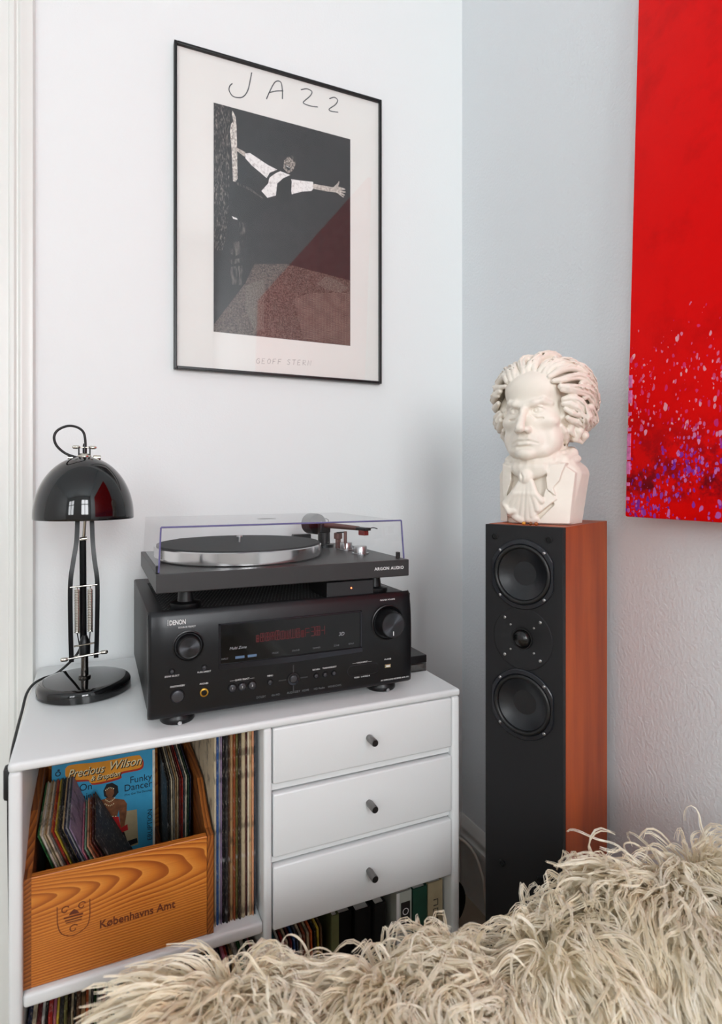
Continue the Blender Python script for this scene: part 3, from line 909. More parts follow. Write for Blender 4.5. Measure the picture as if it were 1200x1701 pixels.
for (x, y) in ((.0002, .0100), (TW - .0125, .0185)):
    MB().box(x, x + .0055, y, y + .008, ZP, ZP + .011, .001).build('cover_stop', M_BLACK, tt)
for x in (.07, TW - .11):
    MB().box(x, x + .04, TD - .004, TD + .012, ZP - .012, ZP + .022, .002).build('hinge', M_BLACK, tt)
bd = MB()
pp = [(.2035 + .018 * cos(a) * (1 + .0), .150 + .0055 * sin(a)) for a in [2 * pi * i / 28 for i in range(28)]]
bb_ = MB()
vs = [bb_.bm.verts.new((px, py, zc1 + .0006)) for px, py in pp]
bb_.bm.faces.new(vs)
bb_.build('badge', M_BLACKM, cvo)
lettering('ARGON AUDIO', .0072, TW - .0105, ZB + .0128, -.0003, M_PRINTW, tt, align='RIGHT', spacing=1.12, bold=.00012)

# ================================================================== little clear box behind the receiver
sb = thing('cassette_box', 'small clear plastic box with black lid and orange strip behind the receiver', 'box', (.5095, .985, CZ))
MB().box(0, .068, 0, .10, 0, .0165, .0015).build('box_body', clear_pane('smoky_clear_plastic', (.62, .62, .62, 1), 1.4, .08), sb)
MB().box(.003, .065, .003, .097, .002, .013, .001).build('box_contents', mat('grey_contents', srgb(120, 118, 114), .6, var=.4, vscale=60), sb)
MB().box(-.0005, .0685, -.0005, .1005, .0165, .031, .0015).build('box_lid', M_BLACK, sb)
MB().box(.002, .028, .012, .085, .0310, .0316).build('orange_strip', mat('orange_card', srgb(204, 78, 40), .5), sb)

# ================================================================== desk lamp
M_ARMB = mat('black_enamel_bar', srgb(6, 7, 10), 0.22, spec=.2)
lp = thing('desk_lamp', 'glossy black desk lamp with dome shade and sprung twin arms', 'lamp', (-.0165, 1.135, CZ))
MB().lathe([(.0720, 0), (.0748, .002), (.0748, .0125), (.0738, .0175), (.0700, .0205), (.0635, .0215), (.0015, .0225)], 72).build('lamp_base', M_GLOSS, lp, 45)
MB().lathe([(.010, .022), (.0095, .026), (.0062, .027), (.0058, .048), (.0058, .062)], 24).build('stem', mat('dark_chrome', srgb(90, 86, 82), .12, metal=1), lp, 40)
MB().lathe([(.0085, .062), (.009, .064), (.009, .084), (.006, .090), (.004, .095)], 20).build('stem_socket', M_BLACK, lp, 40)
pin = MB().tube([(-.031, -.012, .0600), (.031, -.012, .0655)], .0022, 12)
pin.build('cross_pin', M_STEEL, lp, 40)
for (x, z) in ((-.031, .060), (.031, .0655)):
    MB().tube([(x - .006, -.012, z - .0005), (x - .004, -.012, z), (x + .004, -.012, z), (x + .006, -.012, z + .0005)], [.0018, .0034, .0034, .0018], 12).build('pin_knob', M_STEEL, lp, 40)
for s in (-1, 1):
    xo = .0215 if s < 0 else .0195
    path = spline([(s * xo * .93, -.012, .0545 + (.003 if s > 0 else 0)), (s * xo, -.010, .110), (s * (xo + .0005), -.006, .185), (s * (xo - .004), -.002, .225), (s * .0125, .002, .262), (s * .0105, .006, .330)], 7)
    MB().tube(path, .004, 4, True, (.0074, .0046)).build('arm', M_ARMB, lp, 30)
MB().tube([(-.002, .004, .085), (-.0025, .004, .18), (-.003, .006, .262)], .0032, 8, True, (.0082, .004)).build('middle_arm', M_ARMB, lp, 40)
MB().tube([(-.003, .004, .262), (-.001, .002, .268), (.002, 0, .325)], .0026, 10).build('upper_rod', M_STEEL, lp, 40)
MB().tube([(-.0075, -.002, .2615), (.0035, -.002, .2630)], .0034, 10).build('rod_joint', M_STEEL, lp, 40)
MB().tube([(-.0225, -.009, .1810), (.0200, -.009, .1830)], .0016, 10).build('spring_pin', M_STEEL, lp, 40)
for x in (-.0115, .0088):
    coil = []
    for i in range(27 * 10):
        a = 2 * pi * i / 10
        coil.append((x + .0034 * cos(a), -.008 + .0034 * sin(a), .102 + .074 * i / 270))
    MB().tube(coil, .0013, 5).build('spring', M_STEEL, lp, 60)
    MB().tube([(x, -.008, .176), (x, -.008, .183)], .001, 6).build('spring_hook', M_STEEL, lp, 40)
    MB().tube([(x, -.008, .102), (x + (.004 if x < 0 else -.002), -.008, .078)], .001, 6).build('spring_hook', M_BLACK, lp, 40)
MB().tube([(-.0165, -.008, .0795), (.0165, -.008, .0825)], .0016, 8).build('spring_pin', M_STEEL, lp, 40)
# dome shade: a thick shell, cut straight at the rim
SZ = .2985
dome = [(.0771, SZ + .002), (.0775, SZ + .0005), (.0779, SZ), (.0785, SZ + .0012), (.0785, SZ + .004)]
for i in range(1, 25):
    a = (pi / 2) * i / 25
    dome.append((.0785 * cos(a), SZ + .004 + .1015 * sin(a)))
dome.append((.006, SZ + .1054))
inner = [(.0050, SZ + .1025)]
for i in range(24, 0, -1):
    a = (pi / 2) * i / 25
    inner.append((.0765 * cos(a), SZ + .004 + .0985 * sin(a)))
sh = MB().lathe(dome + inner + [(.0771, SZ + .002)], 72, (0, -.022, 0), 'Z', False).build('shade', M_GLOSS, lp, 60)
MB().lathe([(.017, .3290), (.018, .335), (.018, .362), (.010, .372)], 24, (0, -.022, 0)).build('bulb_socket', M_BLACKM, sh, 40)
MB().lathe([(.011, SZ + .1030), (.011, SZ + .1060), (.0088, SZ + .1090), (.0075, SZ + .1100)], 24, (0, -.022, 0)).build('shade_cap', M_STEEL, lp, 40)
for s in (-1, 1):
    MB().box(s * .0085 - .0012, s * .0085 + .0012, -.027, -.017, SZ + .100, SZ + .1215, .0008).build('shade_bracket', M_BLACK, lp)
MB().tube([(-.0175, -.024, SZ + .1205), (.0165, -.024, SZ + .1205)], .0012, 10).build('shade_pin', M_STEEL, lp, 40)
for x in (-.0125, .0125):
    MB().tube([(x - .0062, -.024, SZ + .1205), (x - .004, -.024, SZ + .1205), (x + .004, -.024, SZ + .1205), (x + .0062, -.024, SZ + .1205)], [.0016, .0029, .0029, .0016], 12).build('pin_knob', M_STEEL, lp, 40)
MB().lathe([(.0032, -.006), (.0040, -.005), (.0040, .005), (.0032, .006)], 16, (.0195, -.024, SZ + .1035), 'X').build('thumb_screw', M_STEEL, lp, 30)
MB().lathe([(.0030, -.006), (.0030, .004)], 16, (-.0195, -.022, SZ + .1025), 'X').build('thumb_screw', M_STEEL, lp, 30)
MB().tube([(-.020, -.024, SZ + .103), (.018, -.024, SZ + .103)], .0014, 8).build('cap_pin', M_STEEL, lp, 40)
lo = spline([(.0005, -.022, SZ + .112), (.0015, -.022, SZ + .128), (-.0015, -.022, SZ + .146), (-.012, -.023, SZ + .1545), (-.026, -.025, SZ + .1555), (-.040, -.027, SZ + .148), (-.0455, -.028, SZ + .1365), (-.042, -.027, SZ + .1225), (-.030, -.026, SZ + .1105), (-.016, -.025, SZ + .1045), (-.008, -.024, SZ + .1030)], 8)
MB().tube(lo, .0021, 10).build('cable_loop', M_RUBBER, lp, 60)
MB().lathe([(.0034, .108), (.0034, .121), (.0026, .127)], 14, (.0005, -.022, SZ)).build('cable_gland', M_BLACK, lp, 40)
# mains cable: from the foot of the arm across the cabinet top and over its left edge
o_ = Vector((-.0165, 1.135, CZ))
wpts = [(-.0185, 1.142, .7925), (-.030, 1.165, .765), (-.050, 1.205, .735), (-.068, 1.228, .7165), (-.086, 1.225, .7130), (-.0995, 1.195, .7135), (-.1070, 1.160, .7080), (-.1085, 1.110, .6980), (-.1085, 1.040, .6930), (-.1085, .985, .6850), (-.1085, .950, .6600), (-.1085, .945, .620), (-.1085, .960, .450), (-.1085, .99, .20), (-.1085, 1.02, .01), (-.13, 1.10, .004)]
MB().tube([tuple(Vector(p) - o_) for p in spline(wpts, 8)], .0023, 8).build('mains_cable', M_RUBBER, lp, 60)
MB().box(-.0058, .0058, -.0095, .0095, -.0225, .0225, .004, M=Matrix.Translation(Vector((-.1090, .948, .6560)) - o_)).build('cable_switch', M_RUBBER, lp, 40)
# ================================================================== wooden crate
M_PINE = pine('oiled_pine', srgb(140, 68, 20), srgb(186, 106, 34), srgb(206, 134, 56), 'X', rings=300.0)
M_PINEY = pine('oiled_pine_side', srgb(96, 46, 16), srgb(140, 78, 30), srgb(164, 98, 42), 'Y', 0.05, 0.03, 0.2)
M_BURN = mat('branded_mark', srgb(92, 38, 12), 0.6)
M_BURNL = mat('faint_branded_mark', srgb(132, 64, 20), 0.6)
KX0, KX1, KY0, KY1, KZ = -.0855, .1593, .8875, 1.205, .4060
KW, KD = KX1 - KX0, KY1 - KY0
kr = thing('wooden_crate', 'orange pine crate with branded crest standing on the cabinet shelf', 'crate', (KX0, KY0, KZ))
fr_ = MB().box(.0085, KW - .0095, 0, .011, .001, .1455, .001).build('front_board', M_PINE, kr)
for x in (0, KW - .0092):
    poly = [(0, .001), (KD, .001), (KD, .185), (.10, .185), (.07, .170), (.02, .1465), (0, .1455)]
    MB().prism(poly, 0, .0092, Matrix(((0, 1, 0, x), (1, 0, 0, 0), (0, 0, 1, 0), (0, 0, 0, 1)))).build('side_board', M_PINEY, kr)
MB().box(.0095, KW - .0095, KD - .011, KD, .001, .195, .001).build('back_board', M_PINE, kr)
MB().box(.0095, KW - .0095, .0115, KD - .0115, .001, .009).build('bottom_board', M_PINEY, kr)
# branded crest: shield outline, crown and three hearts of scrollwork, and the county's name
cr = MB()
YB = -.0003
ox = .0085 - .0008
cr.ribbon(spline([(ox + x, z) for x, z in [(.0317, .0987), (.0318, .085), (0.0325, 0.0742), (0.0364, 0.0625), (0.0458, 0.0561), (0.0552, 0.0558), (0.068, 0.0633), (0.0712, 0.0765), (0.0714, 0.0860), (0.0712, 0.0985)]], 6), .0011, YB)
for (cx, cz, r_) in ((.0412, .0920, .0052), (.0615, .0925, .0052), (.0513, .0645, .0056)):
    cr.ribbon([(ox + cx + r_ * (1 - t * .55) * cos(a), cz + r_ * (1 - t * .55) * sin(a)) for t, a in [(i / 20, .5 + 5.6 * i / 20) for i in range(21)]], .0014, YB)
cr.build('branded_crest', M_BURN, fr_)
cw = MB()
for (x0, x1, z0, z1) in ((.0395, .0630, .0800, .0822), (.0410, .0618, .0765, .0783), (.0420, .0612, .0735, .0750)):
    cw.flat([(ox + x0, z0), (ox + x1, z0), (ox + x1, z1), (ox + x0, z1)], YB)
cw.flat([(ox + .0455, .0835), (ox + .0585, .0835), (ox + .0560, .0875), (ox + .0520, .0905), (ox + .0480, .0875)], YB)
cw.build('branded_crown', M_BURN, fr_)
lettering('Københavns Amt', .0155, ox + .0830, .0545, YB, M_BURN, fr_, bold=.00025, sx=.92)

# ================================================================== seven-inch singles in the crate
PAL = {'cream': (214, 200, 170), 'white': (222, 218, 210), 'tan': (176, 142, 100), 'brown': (98, 66, 44), 'dark brown': (52, 36, 28), 'black': (20, 19, 20), 'charcoal': (48, 46, 46),
       'grey': (128, 124, 118), 'red': (158, 34, 28), 'wine red': (92, 26, 30), 'orange': (196, 92, 40), 'yellow': (206, 176, 58), 'olive': (104, 100, 52), 'green': (44, 110, 58),
       'dark green': (24, 58, 40), 'blue': (38, 84, 146), 'navy': (30, 38, 66), 'pink': (196, 112, 136), 'purple': (82, 58, 96), 'beige': (188, 172, 140), 'teal': (40, 110, 124), 'ivory': (226, 214, 190), 'rust': (138, 66, 34), 'sand': (196, 170, 128), 'silver': (164, 164, 166), 'mint': (120, 160, 136), 'peach': (218, 158, 122), 'maroon': (72, 20, 24), 'slate': (74, 82, 94), 'lilac': (150, 130, 160)}
_sm = {}
def sleeve_mat(c):
    """a worn printed card sleeve in one ground colour, with scuffed pale edges and blotches of other ink"""
    if c in _sm:
        return _sm[c]
    N = Nodes('sleeve_' + c.replace(' ', '_'))
    col = srgb(*PAL[c])
    f1 = N.noise(N.coord((1, 1, 1), (len(c), 3, hash(c) % 7 if False else len(c) * 1.7)), 38, 3)
    f2 = N.noise(N.coord((6, 1, 1)), 160, 4, 0.7)
    lite = tuple(min(1, x * .6 + .30) for x in col[:3]) + (1,)
    dark = tuple(x * .45 for x in col[:3]) + (1,)
    a = N.ramp(f1, [(0.36, dark), (0.46, col), (0.62, col), (0.70, lite)])
    N.l(N.mix(N.ramp(f2, [(0.56, (0, 0, 0, 1)), (0.66, (.5, .5, .5, 1))]), a, srgb(206, 196, 178)), N.p.inputs['Base Color'])
    N.p.inputs['Roughness'].default_value = 0.55
    _sm[c] = N.m
    return N.m
_rm = {}
def card_mesh(w, h, t, c):
    """card sleeve: a folded card with a slightly open mouth, standing in the yz plane, spine at -Y, base at z=0"""
    k = (w, h, round(t, 4), c)
    if k not in _rm:
        m = MB()
        bm = m.bm
        prof = [(0.0, 0.0), (-t / 2, w * .012), (-t / 2, w * .97), (-t * .30, w), (t * .30, w), (t / 2, w * .97), (t / 2, w * .012)]
        lo = [bm.verts.new((x, y, 0)) for x, y in prof]
        hi = [bm.verts.new((x * (1.0 if 0 < i else 1), y, h)) for i, (x, y) in enumerate(prof)]
        bm.faces.new(lo)
        bm.faces.new(hi[::-1])
        for i in range(len(prof)):
            j = (i + 1) % len(prof)
            bm.faces.new((lo[j], lo[i], hi[i], hi[j]))
        bmesh.ops.recalc_face_normals(bm, faces=bm.faces[:])
        me = m.mesh('record_sleeve')
        me.materials.append(sleeve_mat(c))
        _rm[k] = me
    return _rm[k]
def put_sleeve(name, w, h, t, c, loc, rot, label, group, cat='record'):
    o = bpy.data.objects.new(name, card_mesh(w, h, t, c))
    COL.objects.link(o)
    o.location = loc
    o.rotation_euler = rot
    return tag(o, label, cat, group)

SQ = .166
zb = KZ + .0095
def lean(x_top, z, ang):            # where the foot goes so that the front top corner sits at x_top
    return x_top - sin(ang) * SQ
# fanned bunch on the left, all tipped to the left
lefts = ['green', 'cream', 'white', 'beige', 'tan', 'ivory', 'grey', 'orange', 'red', 'yellow', 'olive', 'charcoal', 'black', 'sand', 'navy', 'silver', 'slate', 'lilac']
for i, c in enumerate(lefts):
    ang = R(-20.5 - i * .10)
    foot = -.0152 + i * .00262
    dy = .004 * sin(i * 2.1) + .0006 * i
    put_sleeve('single_record', SQ, SQ, .0019, c, (foot, .948 + dy, zb + .0007), (0, ang, R(random.uniform(-.06, .06))),
               'seven-inch single in %s sleeve, tipped left at the left end of the crate' % c, 'singles tipped left in the crate')
# a few that have slumped the other way, across the blue cover
for i, c in enumerate(('pink', 'mint', 'peach', 'rust', 'maroon', 'dark brown')):
    put_sleeve('single_record', .148, SQ * .78, .0019, c, (.0345 + .0052 * i, .946 + .002 * i, zb + .003 + .0025 * i), (0, R(-23.2 - .9 * i), 0),
               'seven-inch single in %s sleeve, slumped across the blue record cover' % c, 'slumped singles in the crate')
# upright bunch on the right, in front of the back row
rights = ['black', 'charcoal', 'cream', 'grey', 'tan', 'beige', 'wine red', 'red', 'slate', 'ivory', 'dark green', 'navy']
for i, c in enumerate(rights):
    put_sleeve('single_record', SQ, SQ, .0019, c, (  .1105 + i * .0029, 1.014 + .003 * sin(i * 1.7), zb + .0006), (0, R(-1.0 + .16 * i), R(random.uniform(-.05, .05))),
               'seven-inch single in %s sleeve, upright at the right end of the crate' % c, 'singles upright on the right of the crate')

# the blue picture sleeve that faces out
bc = thing('blue_record_cover', 'blue seven-inch record cover with orange lettering facing out of the crate', 'record', (-.0668, 1.123, KZ + .0150))
bc.rotation_euler = (R(-2), 0, 0)
M_BLUE = mat('sky_blue_cover_print', srgb(58, 150, 190), 0.42, var=.08, vscale=30)
CW_, CH_ = .1645, .170
BK = thing('record_stack', 'white card sleeve with pale edges close behind the blue record cover', 'record', (-.0660, 1.1275, KZ + .0100))
bpy.data.objects.remove(BK)
cvb = MB().box(0, CW_, 0, .0022, 0, CH_, .0004).build('cover_card', M_BLUE, bc)
MB().box(CW_ - .0035, CW_ + .0004, -.0002, .0024, .0, CH_ - .002).build('worn_edge', mat('worn_card_edge', srgb(214, 206, 190), .6, var=.2, vscale=80), bc)
YC = -.0003
def cink(name, poly, m, k):
    return MB().flat(poly, YC - .00005 * k).build(name, m, cvb)
I_OR = mat('orange_logo_print', srgb(226, 150, 40), .45, var=.08, vscale=60)
I_RD = mat('red_logo_print', srgb(168, 46, 22), .45)
I_NV = mat('navy_print', srgb(16, 28, 44), .5)
I_BR = mat('brown_skin_print', srgb(122, 74, 44), .5, var=.35, vscale=110)
I_BK = mat('black_print', srgb(16, 14, 16), .5)
I_RED = mat('red_cloth_print', srgb(186, 30, 34), .5, var=.2, vscale=90)
I_SND = mat('sand_print', srgb(168, 152, 118), .5, var=.15, vscale=40)
I_CRM = mat('cream_print', srgb(232, 216, 170), .5)
logo = [(0.0204, 0.1619), (0.0301, 0.1668), (0.0774, 0.1632), (0.1319, 0.1637), (0.1412, 0.1597), (0.1439, 0.1492), (0.1385, 0.1403), (0.1083, 0.1392), (0.1057, 0.1313), (0.0774, 0.1286), (0.0598, 0.13), (0.0553, 0.1367), (0.0326, 0.1405), (0.0216, 0.1481)]
lg = [(p[0], p[1]) for p in spline(logo + [logo[0]], 4)][:-1]
cink('printed_logo_shadow', [(x + .0022, z - .0034) for x, z in lg], I_RD, 1)
cink('printed_logo', lg, I_OR, 2)
for (t, s, x, z, sx) in (('Precious', .0205, .0235, .1448, .80), ('Wilson', .0205, .0868, .1468, .92), ('& Eruption', .0118, .0590, .1338, .92)):
    lettering(t, s, x + .0011, z - .0011, YC - .00018, I_BK, cvb, shear=.35, bold=.00045, sx=sx)
    lettering(t, s, x, z, YC - .00036, I_CRM, cvb, shear=.35, bold=.00005, sx=sx)
lettering('Funky', .0165, .1600, .1165, YC - .0001, I_NV, cvb, align='RIGHT', sx=.95)
lettering('Dancer', .0165, .1600, .1042, YC - .0001, I_NV, cvb, align='RIGHT', sx=.95)
lettering('(You Got The Dancing)', .0048, .1600, .0965, YC - .0001, I_NV, cvb, align='RIGHT')
lettering('Hold On', .0165, .0060, .1195, YC - .0001, I_NV, cvb, sx=.95)
lettering("I'm Coming", .0165, -.0045 + .0065, .1035, YC - .0001, I_NV, cvb, sx=.86)
o_em = MB()
o_em.ribbon([(.0095 + .0036 * cos(a), .1555 + .0036 * sin(a)) for a in [2 * pi * i / 18 for i in range(18)]], .0016, YC - .0001, closed=True)
o_em.flat([(.0080, .1610), (.0120, .1600), (.0125, .1620), (.0095, .1630)], YC - .0001)
o_em.build('printed_emblem', I_NV, cvb)
cink('printed_box', [(0.1120, 0.0700), (0.1345, 0.0690), (0.1367, 0.0074), (0.0900, 0.0050), (0.0980, 0.0320)], I_SND, 1)
cink('printed_figure', [(0.0573, 0.0901), (0.0673, 0.0976), (0.0825, 0.0984), (.0870, .1010), (.0950, .1000), (0.0979, 0.0957), (0.1135, 0.0904), (0.1182, 0.0823), (0.1174, 0.0656), (0.1135, 0.0412), (0.1080, 0.043), (0.1060, 0.0601), (0.1050, 0.0750), (0.1020, 0.0640), (0.0800, 0.0660), (0.0785, 0.0845), (.0760, .0865), (0.0690, 0.0840), (0.0780, 0.0700), (0.0750, 0.0690), (0.0610, 0.0840)], I_BR, 2)
cink('printed_hair', [(0.0800, 0.1129), (0.0851, 0.1229), (0.0940, 0.1238), (0.1031, 0.1164), (0.1044, 0.1049), (0.0985, 0.0985), (0.0876, 0.0980), (0.0813, 0.1029)], I_BK, 2)
cink('printed_face', [(0.0835, 0.1115), (0.0900, 0.1150), (0.0965, 0.1120), (0.0975, 0.1050), (0.0935, 0.0990), (0.0880, 0.0990), (0.0840, 0.1050)], I_BR, 3)
q = MB()
for pl_ in ([(.0830, .1125), (.0900, .1160), (.0985, .1120)], [(.0835, .0970), (.0890, .0920), (.0960, .0945), (.0990, .0980)], [(.0820, .0900), (.0900, .0850), (.0985, .0880)], [(.0800, .0655), (.0900, .0665), (.1030, .0640)]):
    pts_ = spline(pl_, 6)
    for a, b_ in zip(pts_[::2], pts_[1::2]):
        q.ribbon([a, b_], .0018, YC - .0002)
q.build('printed_beads', I_CRM, cvb)
cink('printed_skirt', [(0.0774, 0.0663), (0.0928, 0.0656), (0.1044, 0.0631), (0.1083, 0.0424), (0.1187, 0.047), (0.12, 0.0369), (0.1083, 0.034), (0.0851, 0.0368), (0.0774, 0.0497)], I_RED, 3)
cink('printed_legs', [(0.0900, 0.0360), (0.1135, 0.0348), (0.1187, 0.0175), (0.1345, 0.0193), (0.1359, 0.0110), (0.1083, 0.006), (0.0940, 0.0120)], I_BK, 3)
cink('printed_legs', [(0.0960, 0.0350), (0.1040, 0.0348), (0.1030, 0.0150), (0.0970, 0.0150)], mat('green_print', srgb(30, 92, 60), .5), 4)
lettering('ERUPTION', .0115, .1600, .0100, YC - .0001, I_NV, cvb, rot=pi / 2, sx=1.0)
for i, c in enumerate(('white', 'cream', 'charcoal', 'wine red')):
    o = put_sleeve('single_record', CW_, .166, .0022, c, (-.0655 + .001 * i, 1.1300 + .0105 * (i + .5), zb), (0, 0, R(-90)),
                   'seven-inch single in %s sleeve filed flat behind the blue cover' % c, 'singles filed behind the blue cover')

# ================================================================== long-playing records beside the crate
LPH, LPD = .2855, .292
x = .1628
for i, (c, t) in enumerate((('cream', .0030), ('blue', .0040), ('white', .0022), ('lilac', .0026), ('black', .0050), ('charcoal', .0042), ('brown', .0030), ('tan', .0046), ('rust', .0036), ('olive', .0040), ('dark brown', .0046),
                            ('beige', .0066), ('maroon', .0030), ('ivory', .0034), ('sand', .0034), ('peach', .0030), ('slate', .0030))):
    if x + t > .2300:
        break
    put_sleeve('long_playing_record', LPD, LPH - .004 * (i % 3 == 1), t * .94, c, (x + t / 2, .8985 + .004 * (i * 37 % 5) / 5, .4062), (0, R(random.uniform(-.04, .04)), 0),
               'tall record sleeve with %s spine standing between crate and drawers' % c, 'long-playing records beside the crate', 'record')
    x += t
# colourful row under the shelf
x = -.0820
names = ['navy', 'cream', 'wine red', 'white', 'black', 'red', 'pink', 'yellow', 'charcoal', 'olive', 'dark brown', 'beige', 'black', 'brown', 'tan', 'orange', 'cream', 'charcoal', 'green', 'white', 'grey', 'red', 'navy', 'beige', 'teal', 'blue', 'dark green', 'tan', 'purple', 'cream', 'black']
rr = random.Random(11)
i = 0
row = []
while x < .224:
    t = rr.choice([.0030, .0036, .0042, .0052])
    row.append((x, t))
    x += t + .0004
cols_, seen = [], set()
while len(cols_) < len(row):                          # neighbours never repeat, so that each spine can be told by them
    c = names[len(cols_)] if len(cols_) < len(names) else rr.choice(names)
    if cols_ and (c == cols_[-1] or (len(cols_) > 1 and (cols_[-2], cols_[-1], c) in seen)):
        continue
    if len(cols_) > 1:
        seen.add((cols_[-2], cols_[-1], c))
    cols_.append(c)
for i, ((x, t), c) in enumerate(zip(row, cols_)):
    if i == 0:
        lab = '%s record spine against the cabinet side in the row under the crate shelf' % c
    elif i == len(row) - 1:
        lab = '%s record spine against the drawer divider in the row under the crate shelf' % c
    else:
        lab = '%s record spine between %s and %s spines in the row under the shelf' % (c, cols_[i - 1], cols_[i + 1])
    put_sleeve('long_playing_record', LPD, round(.296 + rr.choice([0, .003, .006, .009]), 3), round(t * .93, 4), c, (x + t / 2, .893 + .006 * rr.random(), .0502), (0, R(rr.uniform(-.06, .06)), 0),
               lab, 'records packed under the crate shelf', 'record')

# ================================================================== books and records under the drawers
rr = random.Random(5)
x = .2490
for i, c in enumerate(['charcoal', 'grey', 'teal', 'white', 'red', 'cream', 'wine red', 'blue', 'slate', 'ivory', 'rust', 'beige', 'orange', 'black', 'yellow', 'brown']):
    put_sleeve('long_playing_record', LPD, .302 - .0008 * (15 - i), .0034, c, (.2635 + i * .0054, .8985 + .003 * rr.random(), .0506), (0, R(-3.0 + .055 * i), 0),
               'record sleeve with %s spine leaning under the bottom drawer' % c, 'records leaning under the bottom drawer', 'record')
def book(name, label, x0, x1, h, y, cover, cat='book', page=None, d=.22):
    t = thing(name, label, cat, (x0, y, .0504))
    w = x1 - x0
    MB().box(0, w, 0, .0025, 0, h, .0008).build('spine', cover, t)
    MB().box(0, .002, .0025, d, 0, h).build('cover', cover, t)
    MB().box(w - .002, w, .0025, d, 0, h).build('cover', cover, t)
    MB().box(.002, w - .002, .0025, d - .006, .003, h - .004).build('pages', page or M_PAPER, t)
    return t
M_OLIVE = mat('olive_cloth', srgb(92, 96, 58), .7, var=.1)
M_DGREEN = mat('dark_green_cloth', srgb(14, 66, 50), .5, var=.15)
M_GREYC = mat('pale_grey_cover', srgb(176, 180, 172), .5)
M_BEIGEC = mat('beige_cover', srgb(172, 158, 126), .55, var=.08)
book('slim_book', 'slim olive green book standing beside the leaning records', .3500, .3635, .315, .900, M_OLIVE)
for k, (a, b_, h) in enumerate(((.372, .402, .285), (.4035, .433, .290), (.4345, .4560, .300))):
    book('black_binder', ['black binder next to the slim olive book', 'middle black binder between two other black binders', 'black binder next to the pale grey book'][k], a, b_, h, .915 + .012 * (2 - k), M_BLACKM, 'binder')
wb = book('pale_book', 'pale grey boxed book with a round black emblem on its spine', .4690, .4985, .3180, .900, M_GREYC)
MB().box(.0085, .0260, -.0005, 0, .2560, .3000).build('spine_patch', I_BK, wb)
em = MB().ribbon([(.0172 + .0052 * cos(a), .284 + .0052 * sin(a)) for a in [2 * pi * i / 20 for i in range(20)]], .0016, -.0008, closed=True)
em.flat([(.0152, .262), (.0192, .262), (.0180, .272), (.0164, .272)], -.0008)
em.build('spine_emblem', M_PRINTW, wb)
MB().box(-.0003, .0055, -.0005, 0, .0, .3180).build('spine_band', M_PRINTW, wb)
gb = book('green_book', 'dark green book between the pale and beige books', .5005, .5290, .3165, .900, M_DGREEN)
be = book('beige_book', 'thick beige boxed book beside the dark green book', .5305, .5600, .3190, .899, M_BEIGEC)
q = MB()
for z0 in (.246, .262, .278):
    q.ribbon([(.0105, z0), (.0195, z0), (.0195, z0 + .010), (.0105, z0 + .010)], .0018, -.0004, closed=(z0 == .262))
q.build('lettering', I_BK, be)
# thin slipcases past the beige book do not fit: the cabinet side comes next

# ================================================================== cable spool and white cable in the corner
sp = thing('cable_spool', 'black round cable spool on the floor behind the cabinet', 'spool', (.752, 1.225, 0))
for y in (-.016, .016):
    MB().lathe([(.006, y - .003), (.0635, y - .003), (.065, y - .0015), (.065, y + .0015), (.0635, y + .003), (.006, y + .003)], 48, (0, 0, .0651), 'Y').build('spool_flange', M_BLACKM, sp, 40)
MB().lathe([(.046, -.016), (.048, -.008), (.047, 0), (.048, .008), (.046, .016)], 36, (0, 0, .0651), 'Y').build('wound_cable', M_RUBBER, sp, 40)
wc = spline([(.700, 1.290, .004), (.750, 1.300, .100), (.795, 1.302, .152), (.835, 1.290, .168), (.860, 1.245, .152), (.866, 1.208, .105), (.864, 1.190, .045), (.856, 1.150, .006), (.835, 1.09, .0045), (.800, 1.05, .0045)], 8)
tag(MB().tube(wc, .0035, 8).build('white_cable', mat('white_cable_sheath', srgb(214, 206, 192), .45), None, 60), 'white cable looping up against the baseboard beside the cabinet', 'cable')
# ================================================================== floor-standing loudspeaker
D0 = 0.940
def cam_to_room(r, d):
    return (r * cos(YAW) + d * sin(YAW), -r * sin(YAW) + d * cos(YAW))
PHI = R(40)                                         # turned this far from facing the camera's image plane
SW, SD, SH = .1453 * D0, .2276 * D0, CAM_H - (876.4 - 801) / 988 * D0
fr_r, fr_d = (936 - 600) / 988 * D0, D0            # front right edge
cr_ = fr_r - SW / 2 * cos(PHI) + SD / 2 * sin(PHI)
cd_ = fr_d + SW / 2 * sin(PHI) + SD / 2 * cos(PHI)
SPX, SPY = cam_to_room(cr_, cd_)
SROT = -PHI - YAW
spk = thing('tower_speaker', 'tall black-fronted tower loudspeaker with cherry wood sides in the corner', 'speaker', (SPX, SPY, 0), SROT)
M_CHERRY = veneer('cherry_veneer', srgb(142, 54, 12), srgb(184, 82, 24))
M_BAFFLE = mat('charcoal_baffle', srgb(27, 27, 29), 0.62, spec=.35, bump=.3, bscale=1400, bdist=.0002)
M_CONE = mat('dark_woofer_cone', srgb(22, 24, 28), 0.36, spec=.5)
M_SURR = mat('rubber_surround', srgb(13, 14, 15), 0.42)
M_BASKET = mat('driver_basket', srgb(24, 27, 33), 0.28)
x0, x1, yf, yb = -SW / 2, SW / 2, -SD / 2, SD / 2
MB().box(x0, x1, yf + .012, yb, .020, SH, .0012).build('cabinet_body', M_CHERRY, spk)
baf = MB().box(x0, x1, yf, yf + .0122, .020, SH - .0004, .0010).build('front_baffle', M_BAFFLE, spk)
cut = MB()
for z in (.9178, .7030):
    cut.lathe([(.0490, -.02), (.0490, .01)], 64, (0, yf, z), 'Y')
cut.lathe([(.0165, -.02), (.0165, .01)], 40, (0, yf, .8115), 'Y')
cutter = cut.build('cutter', M_BAFFLE, spk)
bo = baf.modifiers.new('b', 'BOOLEAN')
